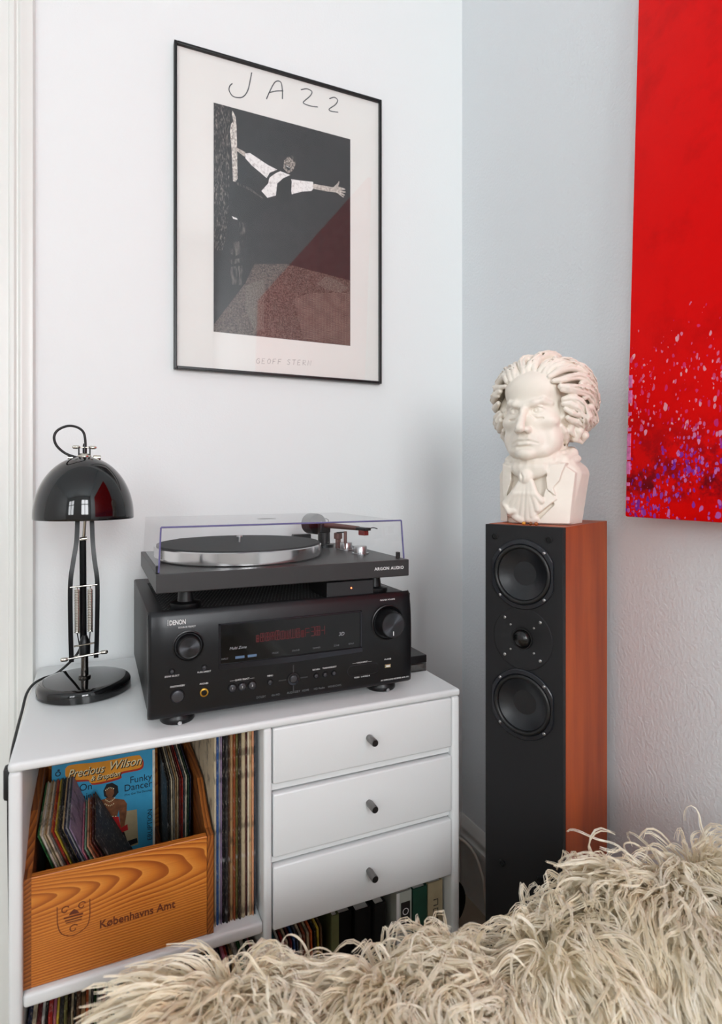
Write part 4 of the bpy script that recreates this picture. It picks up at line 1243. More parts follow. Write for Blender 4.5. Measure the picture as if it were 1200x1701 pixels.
bo.operation = 'DIFFERENCE'
bo.object = cutter
bo.solver = 'EXACT'
me_ = bpy.data.meshes.new_from_object(baf.evaluated_get(bpy.context.evaluated_depsgraph_get()))
baf.modifiers.clear()
baf.data = me_
bpy.data.objects.remove(cutter)
MB().box(x0 - .008, x1 + .008, yf - .008, yb - .005, 0, .020, .003).build('plinth', M_BLACKM, spk)
def screw(x, z, y, parent, r=.0026):
    s = MB().lathe([(r, 0), (r, .0008), (r * .7, .0014)], 14, (x, y, z), 'Y').build('screw', M_SILVER, parent, 40)
    return s
def woofer(z, name='woofer'):
    # basket: a ring with its left and right sides cut straight
    m = MB()
    n = 72
    rings = []
    for (r, dy) in ((.0578, 0.0), (.0578, .0030), (.0566, .0042), (.0508, .0046), (.0492, .0030)):
        ring = []
        for i in range(n):
            a = 2 * pi * i / n
            x = r * cos(a)
            lim = .0535 - max(0, (.0578 - r)) * .35
            x = max(-lim, min(lim, x))
            ring.append(m.bm.verts.new((x, yf - dy, z + r * sin(a))))
        rings.append(ring)
    for a, b_ in zip(rings[:-1], rings[1:]):
        for i in range(n):
            j = (i + 1) % n
            m.bm.faces.new((a[i], a[j], b_[j], b_[i]))
    wo = m.build('woofer', M_BASKET, spk, 35)
    su = [(.0494, .0034)] + [(.0460 + .0036 * cos(t), .0030 + .0042 * sin(t)) for t in [pi * k / 10 for k in range(11)]] + [(.0420, .0016)]
    MB().lathe(su, 72, (0, yf, z), 'Y', False).build('surround', M_SURR, wo, 60)
    MB().lathe([(.0422, .0018), (.038, -.0008), (.032, -.0044), (.0250, -.0074), (.0200, -.0088)], 72, (0, yf, z), 'Y', False).build('cone', M_CONE, wo, 60)
    MB().lathe([(.0201, -.0088), (.0190, -.0091), (.014, -.0101), (.008, -.0107), (.001, -.0109)], 48, (0, yf, z), 'Y').build('dust_cap', M_CONE, wo, 60)
    for a in (45, 135, 225, 315):
        screw(.0545 * cos(R(a)), z + .0545 * sin(R(a)) * .98, yf - .0036, wo)
    return wo
# recesses in the baffle behind the cones, so that the drivers sit in real openings
M_DARKHOLE = M_HOLE
for z in (.9178, .7030):
    woofer(z)
tw = MB().lathe([(.0518, 0), (.0518, .0010), (.0510, .0016), (.0215, .0016), (.0180, .0004)], 72, (0, yf, .8115), 'Y', False).build('tweeter', M_BAFFLE, spk, 35)
MB().lathe([(.0182, .0003), (.0172, .0030), (.0158, .0030), (.0150, .0012)], 48, (0, yf, .8115), 'Y', False).build('tweeter_ring', M_SURR, tw, 40)
MB().lathe([(.0150, .0010), (.0142, .0052), (.0118, .0088), (.0085, .0110), (.0045, .0122), (.0005, .0126)], 48, (0, yf, .8115), 'Y').build('tweeter_dome', mat('black_silk_dome', srgb(12, 12, 12), 0.24), tw, 60)
for a in (45, 135, 225, 315):
    screw(.0440 * cos(R(a)), .8115 + .0440 * sin(R(a)), yf - .0014, tw)
    screw(.0290 * cos(R(a)), .8115 + .0290 * sin(R(a)), yf - .0014, tw, .0018)
for (x, z) in ((-.0500, SH - .0205), (.0450, SH - .0205), (-.037, .425), (.030, .425)):
    p_ = MB().lathe([(.0056, 0), (.0056, .0012), (.0042, .0016), (.0038, .0004)], 20, (x, yf, z), 'Y', False).build('grille_socket', M_BLACK, spk, 40)
    MB().cyl((x, yf - .0004, z), .0040, .0004, 'Y', 14).build('socket_hole', M_HOLE, p_)
MB().box(x0 + .0004, x0 + .0010 + .0004, yf - .00015, yf, .02, SH - .001).build('baffle_edge', M_BLACK, spk)
# three amber beads on the top in front of the bust
M_AMBER = mat('amber_resin', srgb(150, 84, 24), 0.2)
ax_, ay_ = Vector((cos(SROT), sin(SROT), 0)), Vector((-sin(SROT), cos(SROT), 0))
def on_speaker(x, y, z):
    p_ = Vector((SPX, SPY, 0)) + ax_ * x + ay_ * y
    return (p_.x, p_.y, z)
for k, (x, y, nm, c) in enumerate(((-.0065, -.0885, 'yellowish amber bead lying first in front of the bust', srgb(206, 140, 40)), (.0065, -.0900, 'dark brown amber bead in the middle of three before the bust', srgb(120, 66, 24)), (.0165, -.0905, 'reddish amber bead lying last in front of the bust', srgb(150, 76, 30)))):
    o = MB().lathe([(.0008, 0), (.0026, .0008), (.0034, .0028), (.0026, .0048), (.0008, .0056)], 14).build('amber_bead', mat('amber_%d' % k, c, .2), None, 60, on_speaker(x, y, SH))
    tag(o, nm, 'bead', 'amber beads in front of the bust')
# ================================================================== plaster bust, carved as one distance field (units: cm)
class Field:
    def __init__(self, lo, hi, h):
        self.lo, self.h = np.array(lo, np.float32), h
        self.n = [int(round((b - a) / h)) + 1 for a, b in zip(lo, hi)]
        self.ax = [np.linspace(a, a + h * (k - 1), k, dtype=np.float32) for a, k in zip(lo, self.n)]
        self.D = np.full(self.n, 6.0, np.float32)
    def block(self, lo, hi):
        s = []
        for i in range(3):
            a = max(0, int((lo[i] - self.lo[i]) / self.h) - 1)
            b = min(self.n[i], int((hi[i] - self.lo[i]) / self.h) + 3)
            s.append(slice(a, b))
        X = self.ax[0][s[0]][:, None, None]
        Y = self.ax[1][s[1]][None, :, None]
        Z = self.ax[2][s[2]][None, None, :]
        return tuple(s), X, Y, Z
    def put(self, s, d, k, sub=False):
        a = self.D[s]
        if sub:
            d = -d
            h = np.maximum(k - np.abs(a - d), 0) / k
            self.D[s] = np.maximum(a, d) + h * h * k * .25
        else:
            h = np.maximum(k - np.abs(a - d), 0) / k
            self.D[s] = np.minimum(a, d) - h * h * k * .25
    def ell(self, c, r, k=.6, sub=False, rx=0.0, ry=0.0, rz=0.0):
        m = max(r) + k + .5
        s, X, Y, Z = self.block([v - m for v in c], [v + m for v in c])
        x, y, z = X - c[0], Y - c[1], Z - c[2]
        if rz:
            x, y = x * cos(rz) + y * sin(rz), -x * sin(rz) + y * cos(rz)
        if rx:
            y, z = y * cos(rx) + z * sin(rx), -y * sin(rx) + z * cos(rx)
        if ry:
            x, z = x * cos(ry) - z * sin(ry), x * sin(ry) + z * cos(ry)
        k0 = np.sqrt((x / r[0]) ** 2 + (y / r[1]) ** 2 + (z / r[2]) ** 2)
        k1 = np.sqrt((x / r[0] ** 2) ** 2 + (y / r[1] ** 2) ** 2 + (z / r[2] ** 2) ** 2) + 1e-6
        self.put(s, k0 * (k0 - 1) / k1, k, sub)
    def cap(self, a, b, ra, rb, k=.3, sub=False):
        m = max(ra, rb) + k + .35
        a, b = np.array(a, float), np.array(b, float)
        s, X, Y, Z = self.block(np.minimum(a, b) - m, np.maximum(a, b) + m)
        d = b - a
        L = float(d @ d) + 1e-9
        t = np.clip(((X - a[0]) * d[0] + (Y - a[1]) * d[1] + (Z - a[2]) * d[2]) / L, 0, 1)
        q = np.sqrt((X - a[0] - t * d[0]) ** 2 + (Y - a[1] - t * d[1]) ** 2 + (Z - a[2] - t * d[2]) ** 2)
        self.put(s, q - (ra + (rb - ra) * t), k, sub)
    def chain(self, P, rad, k=.3, sub=False):
        for i in range(len(P) - 1):
            self.cap(P[i], P[i + 1], rad[i], rad[i + 1], k, sub)
    def surface(self):
        D = self.D
        ins = D < 0
        cnt = np.zeros([k - 1 for k in self.n], np.int8)
        for dx in (0, 1):
            for dy in (0, 1):
                for dz in (0, 1):
                    cnt += ins[dx:self.n[0] - 1 + dx, dy:self.n[1] - 1 + dy, dz:self.n[2] - 1 + dz]
        act = (cnt > 0) & (cnt < 8)
        I = np.argwhere(act)
        vid = np.full(act.shape, -1, np.int64)
        vid[act] = np.arange(len(I))
        corners = [(a, b, c) for a in (0, 1) for b in (0, 1) for c in (0, 1)]
        val = {c: D[I[:, 0] + c[0], I[:, 1] + c[1], I[:, 2] + c[2]] for c in corners}
        acc = np.zeros((len(I), 3)); n = np.zeros(len(I))
        for c in corners:
            for ax in range(3):
                if c[ax] == 0:
                    e = list(c); e[ax] = 1; e = tuple(e)
                    v0, v1 = val[c], val[e]
                    x = (v0 < 0) != (v1 < 0)
                    t = np.where(x, v0 / np.where(x, v0 - v1, 1), 0)
                    p = np.array(c, float)[None, :].repeat(len(I), 0)
                    p[:, ax] += t
                    acc += p * x[:, None]
                    n += x
        V = (I + acc / n[:, None]) * self.h + self.lo
        F = []
        for ax in range(3):
            o1, o2 = [i for i in range(3) if i != ax]
            sl0 = [slice(1, self.n[i] - 1) for i in range(3)]
            sl1 = list(sl0)
            sl0[ax] = slice(0, self.n[ax] - 1)
            sl1[ax] = slice(1, self.n[ax])
            a, b = ins[tuple(sl0)], ins[tuple(sl1)]
            E_ = np.argwhere(a != b)
            flip = a[tuple(E_.T)]
            base = E_.copy()
            base[:, o1] += 1
            base[:, o2] += 1
            def cell(d1, d2):
                q = base.copy()
                q[:, o1] -= d1
                q[:, o2] -= d2
                return vid[tuple(q.T)]
            quad = np.stack([cell(1, 1), cell(0, 1), cell(0, 0), cell(1, 0)], 1)
            f = flip if ax != 1 else ~flip
            quad[~f] = quad[~f][:, ::-1]
            F.append(quad)
        return V, np.concatenate(F)

def carve_bust():
    f = Field((-10, -10.2, -.36), (10, 9.6, 31.2), .125)
    # ---- skull and face (front is -y)
    f.ell((0, .8, 22.0), (5.7, 6.9, 6.9), .8)
    f.ell((0, -2.2, 18.4), (5.0, 5.1, 7.4), 1.0)
    f.ell((0, -3.0, 14.0), (4.15, 4.0, 3.3), 1.2)                       # jaw
    f.ell((0, -4.0, 23.0), (4.8, 3.3, 3.4), 1.0)                       # forehead
    f.ell((0, -6.45, 12.15), (1.75, 1.40, 1.25), .8)                   # chin
    f.ell((-2.0, -4.8, 12.6), (1.8, 1.6, 1.3), 1.0)
    f.ell((2.0, -4.8, 12.6), (1.8, 1.6, 1.3), 1.0)
    for s in (-1, 1):
        f.ell((s * 3.3, -4.75, 17.5), (1.75, 1.45, 1.35), .9)          # cheekbone
        f.ell((s * 3.6, -3.6, 14.6), (1.5, 1.9, 2.2), 1.0)             # fleshy cheek
        f.ell((s * 2.15, -7.62, 19.30), (1.60, 1.45, .98), .55, True)  # eye socket
        f.ell((s * 2.1, -5.66, 19.26), (1.14, 1.00, 1.0), .06)         # eyeball
        # brow, drawn down towards the nose
        f.chain([(s * .70, -6.95, 20.20), (s * 1.7, -6.88, 20.48), (s * 2.9, -6.30, 20.80), (s * 3.9, -5.25, 20.30)], [.50, .46, .40, .34], .6)
        # lids
        up = [(s * .95, -6.55, 19.22), (s * 1.45, -6.72, 19.84), (s * 2.15, -6.74, 20.04), (s * 2.85, -6.36, 19.80), (s * 3.35, -5.75, 19.18)]
        lo_ = [(s * .95, -6.55, 19.14), (s * 1.55, -6.62, 18.62), (s * 2.2, -6.54, 18.46), (s * 2.9, -6.12, 18.64), (s * 3.35, -5.75, 19.12)]
        f.chain(up, [.14, .17, .18, .17, .12], .08)
        f.chain(lo_, [.12, .14, .14, .13, .11], .10)
        f.chain([(s * 1.05, -6.95, 18.55), (s * 2.0, -6.78, 17.78), (s * 3.0, -6.2, 17.85)], [.10, .13, .10], .35, True)   # bag under the eye
        f.ell((s * 2.05, -6.70, 19.34), (.34, .20, .34), .06, True)     # pupil
    # nose
    f.chain([(0, -6.80, 20.2), (0, -7.45, 19.2), (0, -8.20, 17.6), (0, -8.72, 16.45)], [.50, .46, .56, .70], .5)
    f.ell((0, -8.75, 16.15), (.80, .78, .72), .4)
    for s in (-1, 1):
        f.ell((s * .95, -7.70, 15.98), (.52, .90, .60), .3)
        f.ell((s * .50, -8.05, 15.35), (.30, .46, .26), .15, True)
        f.chain([(s * 1.85, -7.25, 16.4), (s * 2.35, -6.95, 15.4), (s * 2.55, -6.6, 14.3)], [.14, .16, .10], .5, True)     # fold beside the mouth
    # mouth, tight and turned down
    f.ell((0, -5.85, 14.3), (2.6, 1.55, 1.75), .9)
    f.chain([(-1.9, -6.70, 13.98), (-.8, -7.38, 14.50), (0, -7.48, 14.46), (.8, -7.38, 14.50), (1.9, -6.70, 13.98)], [.16, .24, .22, .24, .16], .35)
    f.chain([(-1.7, -6.72, 13.62), (-.7, -7.28, 13.62), (.7, -7.28, 13.62), (1.7, -6.72, 13.62)], [.18, .28, .28, .18], .35)
    f.chain([(-2.35, -6.75, 13.65), (-1.3, -7.52, 14.05), (0, -7.86, 14.10), (1.3, -7.52, 14.05), (2.35, -6.75, 13.65)], [.10, .15, .15, .15, .10], .22, True)
    f.chain([(0, -7.85, 15.35), (0, -7.80, 14.95)], [.18, .22], .35, True)
    f.chain([(-1.1, -7.35, 13.02), (1.1, -7.35, 13.02)], [.2, .2], .5, True)
    f.chain([(-.35, -7.65, 20.95), (-.28, -7.6, 20.2)], [.07, .07], .25, True)      # frown lines
    f.chain([(.35, -7.65, 20.95), (.28, -7.6, 20.2)], [.07, .07], .25, True)
    # ---- neck, shoulders, chest
    f.chain([(0, .4, 14), (0, .8, 8)], [4.3, 4.8], .8)
    s_, X, Y, Z = f.block((-9.5, -8, -1), (9.5, 8, 13.5))
    wx = 5.85 + .17 * np.clip(Z, 0, 10)
    top = 12.9 - .060 * X * X + 0 * Y
    yfr = -4.9 + .045 * X * X + .07 * np.clip(Z - 3, 0, 10)
    rd_ = 1.1                                        # rounded corners
    qx, qy, qz = np.abs(X - .45) - wx + .15 + rd_, np.maximum(yfr - Y, Y - (3.9 - .05 * Z)) + rd_, Z - top + rd_
    d = np.sqrt(np.maximum(qx, 0) ** 2 + np.maximum(qy, 0) ** 2 + np.maximum(qz, 0) ** 2) + np.minimum(np.maximum(qx, np.maximum(qy, qz)), 0) - rd_
    f.put(s_, d.astype(np.float32), 1.2)
    # coat fronts, left and right of the open V, and standing collar
    def plate(side, pts, thick, k=.18, lift=0.0):
        px = np.array([p[0] for p in pts]); pz = np.array([p[1] for p in pts])
        s2, X, Y, Z = f.block((min(px) - 1, -8, min(pz) - 1), (max(px) + 1, 4, max(pz) + 1))
        X2, Z2 = X[:, 0, 0][:, None], Z[0, 0, :][None, :]
        inside = np.zeros((X2.shape[0], Z2.shape[1]), bool)
        dist = np.full(inside.shape, 99., np.float32)
        n = len(pts)
        for i in range(n):
            x1, z1, x2, z2 = px[i], pz[i], px[(i + 1) % n], pz[(i + 1) % n]
            cond = ((z1 > Z2) != (z2 > Z2)) & (X2 < (x2 - x1) * (Z2 - z1) / ((z2 - z1) if z2 != z1 else 1e-9) + x1)
            inside ^= cond
            dx, dz = x2 - x1, z2 - z1
            t = np.clip(((X2 - x1) * dx + (Z2 - z1) * dz) / (dx * dx + dz * dz), 0, 1)
            dist = np.minimum(dist, np.hypot(X2 - x1 - t * dx, Z2 - z1 - t * dz))
        d2 = np.where(inside, -dist, dist)[:, None, :]
        yc = -4.9 + .045 * X * X + .07 * np.clip(Z - 3, 0, 10) - lift
        d = np.maximum(d2 + .15, np.abs(Y - yc) - thick)
        f.put(s2, d.astype(np.float32), k)
    plate(-1, [(-6.0, .05), (-4.2, .05), (-3.9, 2.5), (-4.3, 5.0), (-3.3, 7.6), (-3.9, 10.2), (-5.0, 10.5), (-6.6, 8.6)], .75)
    plate(-1, [(-5.6, 10.8), (-3.4, 9.9), (-3.2, 7.4), (-4.1, 4.9), (-3.8, 2.4), (-5.2, 4.2), (-5.6, 7.2)], .62, .14, .55)
    plate(1, [(6.6, .05), (1.2, .05), (2.2, 1.3), (4.1, 3.4), (3.4, 5.2), (3.0, 7.8), (3.6, 10.3), (5.0, 10.6), (7.3, 8.8)], .75)
    plate(1, [(6.2, 10.6), (3.5, 10.2), (2.9, 7.8), (3.1, 5.9), (4.9, 4.4), (4.3, 6.2), (5.2, 7.4), (5.5, 8.6)], .62, .14, .6)
    plate(1, [(4.9, 4.3), (2.9, 6.4), (2.4, 4.4), (1.0, 1.2), (1.9, 1.7)], .55, .14, .45)
    for s in (-1, 1):                                                    # coat collar standing round the neck
        f.chain([(s * 3.6, -4.0, 9.6), (s * 5.0, -2.2, 11.0), (s * 5.4, .6, 12.2), (s * 4.2, 3.2, 12.6), (0, 4.4, 12.8)], [.75, .8, .8, .8, .8], .5)
        f.chain([(s * 4.6, -3.2, 9.6), (s * 5.9, -1.4, 10.4), (s * 6.2, .8, 11.2)], [.55, .6, .6], .4)
    # neckcloth: wound folds
    for (z, rxx, ryy, rr_) in ((11.9, 4.75, 4.5, .62), (11.1, 4.95, 5.0, .66), (10.2, 4.9, 5.5, .62)):
        P = []
        for i in range(25):
            a = -pi * .95 + 1.9 * pi * i / 24
            P.append((rxx * sin(a), -.2 - ryy * cos(a), z - .75 * cos(a) + .35))
        f.chain(P, [rr_] * 25, .22)
    f.ell((0, -5.0, 9.2), (3.2, 1.2, 1.6), .6)
    # knot and falling ruffle
    f.ell((-.25, -6.0, 8.1), (1.25, 1.05, 1.35), .35)
    f.chain([(-.9, -6.9, 8.9), (-.5, -7.05, 8.0), (-.7, -6.8, 7.0)], [.22, .24, .2], .15, True)
    f.chain([(.2, -7.05, 9.0), (.3, -7.1, 7.9), (.15, -6.9, 7.0)], [.14, .16, .14], .15, True)
    for (x0_, x1_, z1_, ra, rb) in ((-1.0, -3.9, 3.3, .55, .95), (-.9, -3.2, 1.9, .5, .9), (-.6, -2.2, 1.3, .5, .85), (-.3, -1.1, 1.0, .5, .75), (.1, -.1, .9, .5, .7), (.4, .85, 1.5, .5, .7), (.7, 1.7, 2.6, .5, .7), (.9, 2.3, 4.0, .45, .6)):
        mid = ((x0_ + x1_) / 2 + (.25 if x1_ < 0 else -.1), -6.05, 5.2)
        f.chain([(x0_, -6.1, 7.3), mid, (x1_, -5.45, z1_)], [ra * .8, (ra + rb) / 2, rb], .16)
    f.chain([(-3.9, -6.1, 3.0), (-3.1, -6.3, 2.0), (-2.2, -6.2, 2.2)], [.45, .5, .45], .2)
    f.ell((-1.6, -5.6, .9), (1.3, .8, .75), .2, ry=.4)
    f.ell((.9, -5.4, .8), (1.1, .6, .65), .2, ry=-.3)
    # ---- hair: full mass, then many combed locks
    f.ell((0, 1.6, 24.1), (6.45, 6.45, 5.6), .6)
    f.ell((0, 3.2, 20.0), (6.6, 5.1, 6.2), .6)
    for s in (-1, 1):
        f.ell((s * 5.6, .9, 19.4), (2.3, 4.1, 4.2), .7)
        f.ell((s * 5.2, 1.6, 16.8), (1.8, 3.3, 2.4), .7)
    r0 = random.Random(3)
    C = np.array([0, .6, 21.2])
    def hair_r(psi, th):
        """radius of the hair surface; psi: round the face axis (0 = top, +-pi = chin side), th: from the face to the back"""
        side = abs(sin(psi))
        upf = max(cos(psi), 0)
        r = 7.0 + 1.35 * side ** 2 + 1.05 * upf
        r *= 1 + .05 * sin(th * 1.2)
        if abs(psi) > 1.9:
            r += .5
        return r
    locks = []
    nl = 27
    for layer in range(3):
        for i in range(nl):
            psi0 = -2.35 + 4.7 * (i + r0.uniform(.1, .9)) / nl
            th0 = (.70 + .06 * sin(3 * psi0) + r0.uniform(-.03, .05)) + layer * .42 + r0.uniform(0, .2) * (layer > 0)
            if abs(psi0) > 1.2:
                th0 += .17 * min(1, abs(psi0) - 1.2) + .14
            locks.append((psi0, th0, r0.uniform(.95, 1.45), r0.uniform(.12, .26), r0.uniform(0, 6.28), r0.uniform(.55, .85), layer))
    for (psi0, th0, ln, amp, ph0, rad, layer) in locks:
        P, rd = [], []
        n = 11
        for k in range(n):
            t = k / (n - 1)
            th = th0 + ln * t
            psi = psi0 + amp * sin(ph0 + t * 5.2) * t ** .5 + (.75 * t ** 1.6 if psi0 > 0 else -.75 * t ** 1.6) * (abs(psi0) > .25)
            rr_ = hair_r(psi, th) - .25 - .55 * (1 - t) ** 3 * (layer == 0) + .28 * sin(t * pi) + .18 * sin(ph0 + t * 8)
            v = np.array([sin(th) * sin(psi), -cos(th), sin(th) * cos(psi)])
            P.append(C + v * rr_ * np.array([1.0, 1.0, 1.0]))
            rd.append(max(.12, rad * (sin(pi * min(1, .18 + t * .80)) ** .7)))
        f.chain([tuple(p) for p in P], rd, .10)
    # groove lines combed into the locks
    for (psi0, th0, ln, amp, ph0, rad, layer), doff in [(l_, d_) for l_ in locks for d_ in (-.045, .05)]:
        P = []
        for k in range(8):
            t = .1 + .8 * k / 7
            th = th0 + ln * t
            psi = psi0 + doff + amp * sin(ph0 + t * 5.2) * t ** .5 + (.75 * t ** 1.6 if psi0 > 0 else -.75 * t ** 1.6) * (abs(psi0) > .25)
            rr_ = hair_r(psi, th) + rad * .62 + .28 * sin(t * pi) + .18 * sin(ph0 + t * 8) - .25
            v = np.array([sin(th) * sin(psi), -cos(th), sin(th) * cos(psi)])
            P.append(tuple(C + v * rr_))
        f.chain(P, [.08, .15, .18, .19, .19, .18, .14, .08], .1, True)
    # curls over the temples and sideburns
    for s in (-1, 1):
        f.chain([(s * 4.6, -3.2, 20.6), (s * 5.3, -3.0, 19.4), (s * 5.1, -3.1, 18.2), (s * 5.6, -2.6, 17.2)], [.35, .6, .6, .3], .15)
        f.chain([(s * 5.3, -2.4, 18.6), (s * 6.2, -1.8, 17.4), (s * 5.8, -1.9, 16.0), (s * 6.4, -1.0, 15.0)], [.4, .7, .6, .25], .15)
        f.chain([(s * 5.9, -1.2, 17.0), (s * 6.9, -.6, 15.8), (s * 6.3, -.4, 14.6), (s * 6.9, .6, 14.0)], [.5, .75, .6, .25], .15)
        f.chain([(s * 6.0, .8, 16.4), (s * 7.2, 1.2, 15.2), (s * 6.6, 1.6, 14.0)], [.5, .75, .3], .15)
    # flat underside
    s_, X, Y, Z = f.block((-11, -11, -1), (11, 11, 2))
    f.D[s_] = np.maximum(f.D[s_], -Z + 0 * X + 0 * Y)
    return f.surface()

V, F = carve_bust()
me = bpy.data.meshes.new('bust')
me.vertices.add(len(V))
me.vertices.foreach_set('co', (V * .01).astype(np.float32).ravel())
me.loops.add(F.size)
me.loops.foreach_set('vertex_index', F.astype(np.int32).ravel())
me.polygons.add(len(F))
me.polygons.foreach_set('loop_start', np.arange(0, F.size, 4, dtype=np.int32))
me.polygons.foreach_set('use_smooth', np.ones(len(F), bool))
me.update(calc_edges=True)
me.validate()
me.materials.append(M_PLASTER)
bust = bpy.data.objects.new('plaster_bust', me)
COL.objects.link(bust)
bust.location = on_speaker(-.008, -.012, SH + .0002)
bust.rotation_euler = (0, 0, SROT)
tag(bust, 'white plaster bust of a stern wavy-haired man in a cravat on the speaker', 'bust')
# ================================================================== low chair under the sheepskin
CHX, CHY = cam_to_room(.165, .62)
ch = thing('low_chair', 'low padded chair hidden under the long-haired sheepskin', 'chair', (CHX, CHY, 0), R(11.5) - YAW)
M_CLOTH = mat('oatmeal_upholstery', srgb(196, 184, 164), .85, bump=.4, bscale=700)
M_LEG = mat('dark_stained_leg', srgb(60, 42, 30), .45)
MB().box(-.36, .31, -.050, .045, .17, .440, .04, 4).build('backrest', M_CLOTH, ch, 60)
MB().box(-.36, .31, -.52, -.05, .17, .285, .035, 4).build('seat', M_CLOTH, ch, 60)
for (x, y) in ((-.32, -.48), (.27, -.48), (-.32, .01), (.27, .01)):
    MB().lathe([(.014, 0), (.021, .180)], 16, (x, y, 0)).build('leg', M_LEG, ch, 40)

# ================================================================== sheepskin over its back
# ridge of the pelt, in the camera's ground frame (right, ahead, height)
RG = spline([(-.225, .600, .470), (-.180, .603, .518), (-.100, .612, .505), (.005, .630, .486), (.100, .655, .490), (.180, .678, .484), (.240, .695, .482), (.300, .708, .508), (.355, .718, .545), (.420, .728, .560), (.500, .742, .555)], 6)
RG = np.array(RG)
seg_l = np.r_[0, np.cumsum(np.linalg.norm(np.diff(RG[:, :2], axis=0), axis=1))]
def ridge(u):
    t = u * seg_l[-1]
    return np.stack([np.interp(t, seg_l, RG[:, i]) for i in range(3)], -1)
# cross-section: (towards the camera, down), from behind over the top to the front
CS = np.array(spline([(-.088, .24), (-.086, .12), (-.076, .045), (-.045, .008), (0, 0), (.045, .004), (.085, .020), (.116, .055), (.132, .098), (.155, .132), (.200, .146), (.265, .150)], 5))
cs_l = np.r_[0, np.cumsum(np.linalg.norm(np.diff(CS, axis=0), axis=1))]
TANG = np.array([.985, .172])                       # along the chair's back
FWD = np.array([.172, -.985])                       # towards the camera
def pelt(u, v):
    g = ridge(u)
    t = v * cs_l[-1]
    a, b_ = np.interp(t, cs_l, CS[:, 0]), np.interp(t, cs_l, CS[:, 1])
    bump_ = .010 * np.sin(u * 17 + v * 5) + .007 * np.sin(u * 39 - v * 11) + .006 * np.sin(v * 23 + u * 7)
    r = g[..., 0] + FWD[0] * a
    d = g[..., 1] + FWD[1] * a
    z = g[..., 2] - b_ + bump_
    return np.stack([r * cos(YAW) + d * sin(YAW), -r * sin(YAW) + d * cos(YAW), z], -1)
shp = thing('sheepskin', 'cream long-haired sheepskin thrown over the low chair', 'sheepskin', (CHX, CHY, .60))
NU, NV = 90, 50
U, Vv = np.meshgrid(np.linspace(0, 1, NU), np.linspace(0, 1, NV), indexing='ij')
PP = pelt(U, Vv).reshape(-1, 3) - np.array([CHX, CHY, .60])
faces = [(i * NV + j, (i + 1) * NV + j, (i + 1) * NV + j + 1, i * NV + j + 1) for i in range(NU - 1) for j in range(NV - 1)]
me = bpy.data.meshes.new('hide')
me.from_pydata([tuple(p) for p in PP], [], faces)
me.materials.append(mat('pale_hide', srgb(244, 234, 210), .9))
for p in me.polygons:
    p.use_smooth = True
hd = link(bpy.data.objects.new('hide', me), shp)
sm = hd.modifiers.new('thickness', 'SOLIDIFY')
sm.thickness = .006
sm.offset = 0

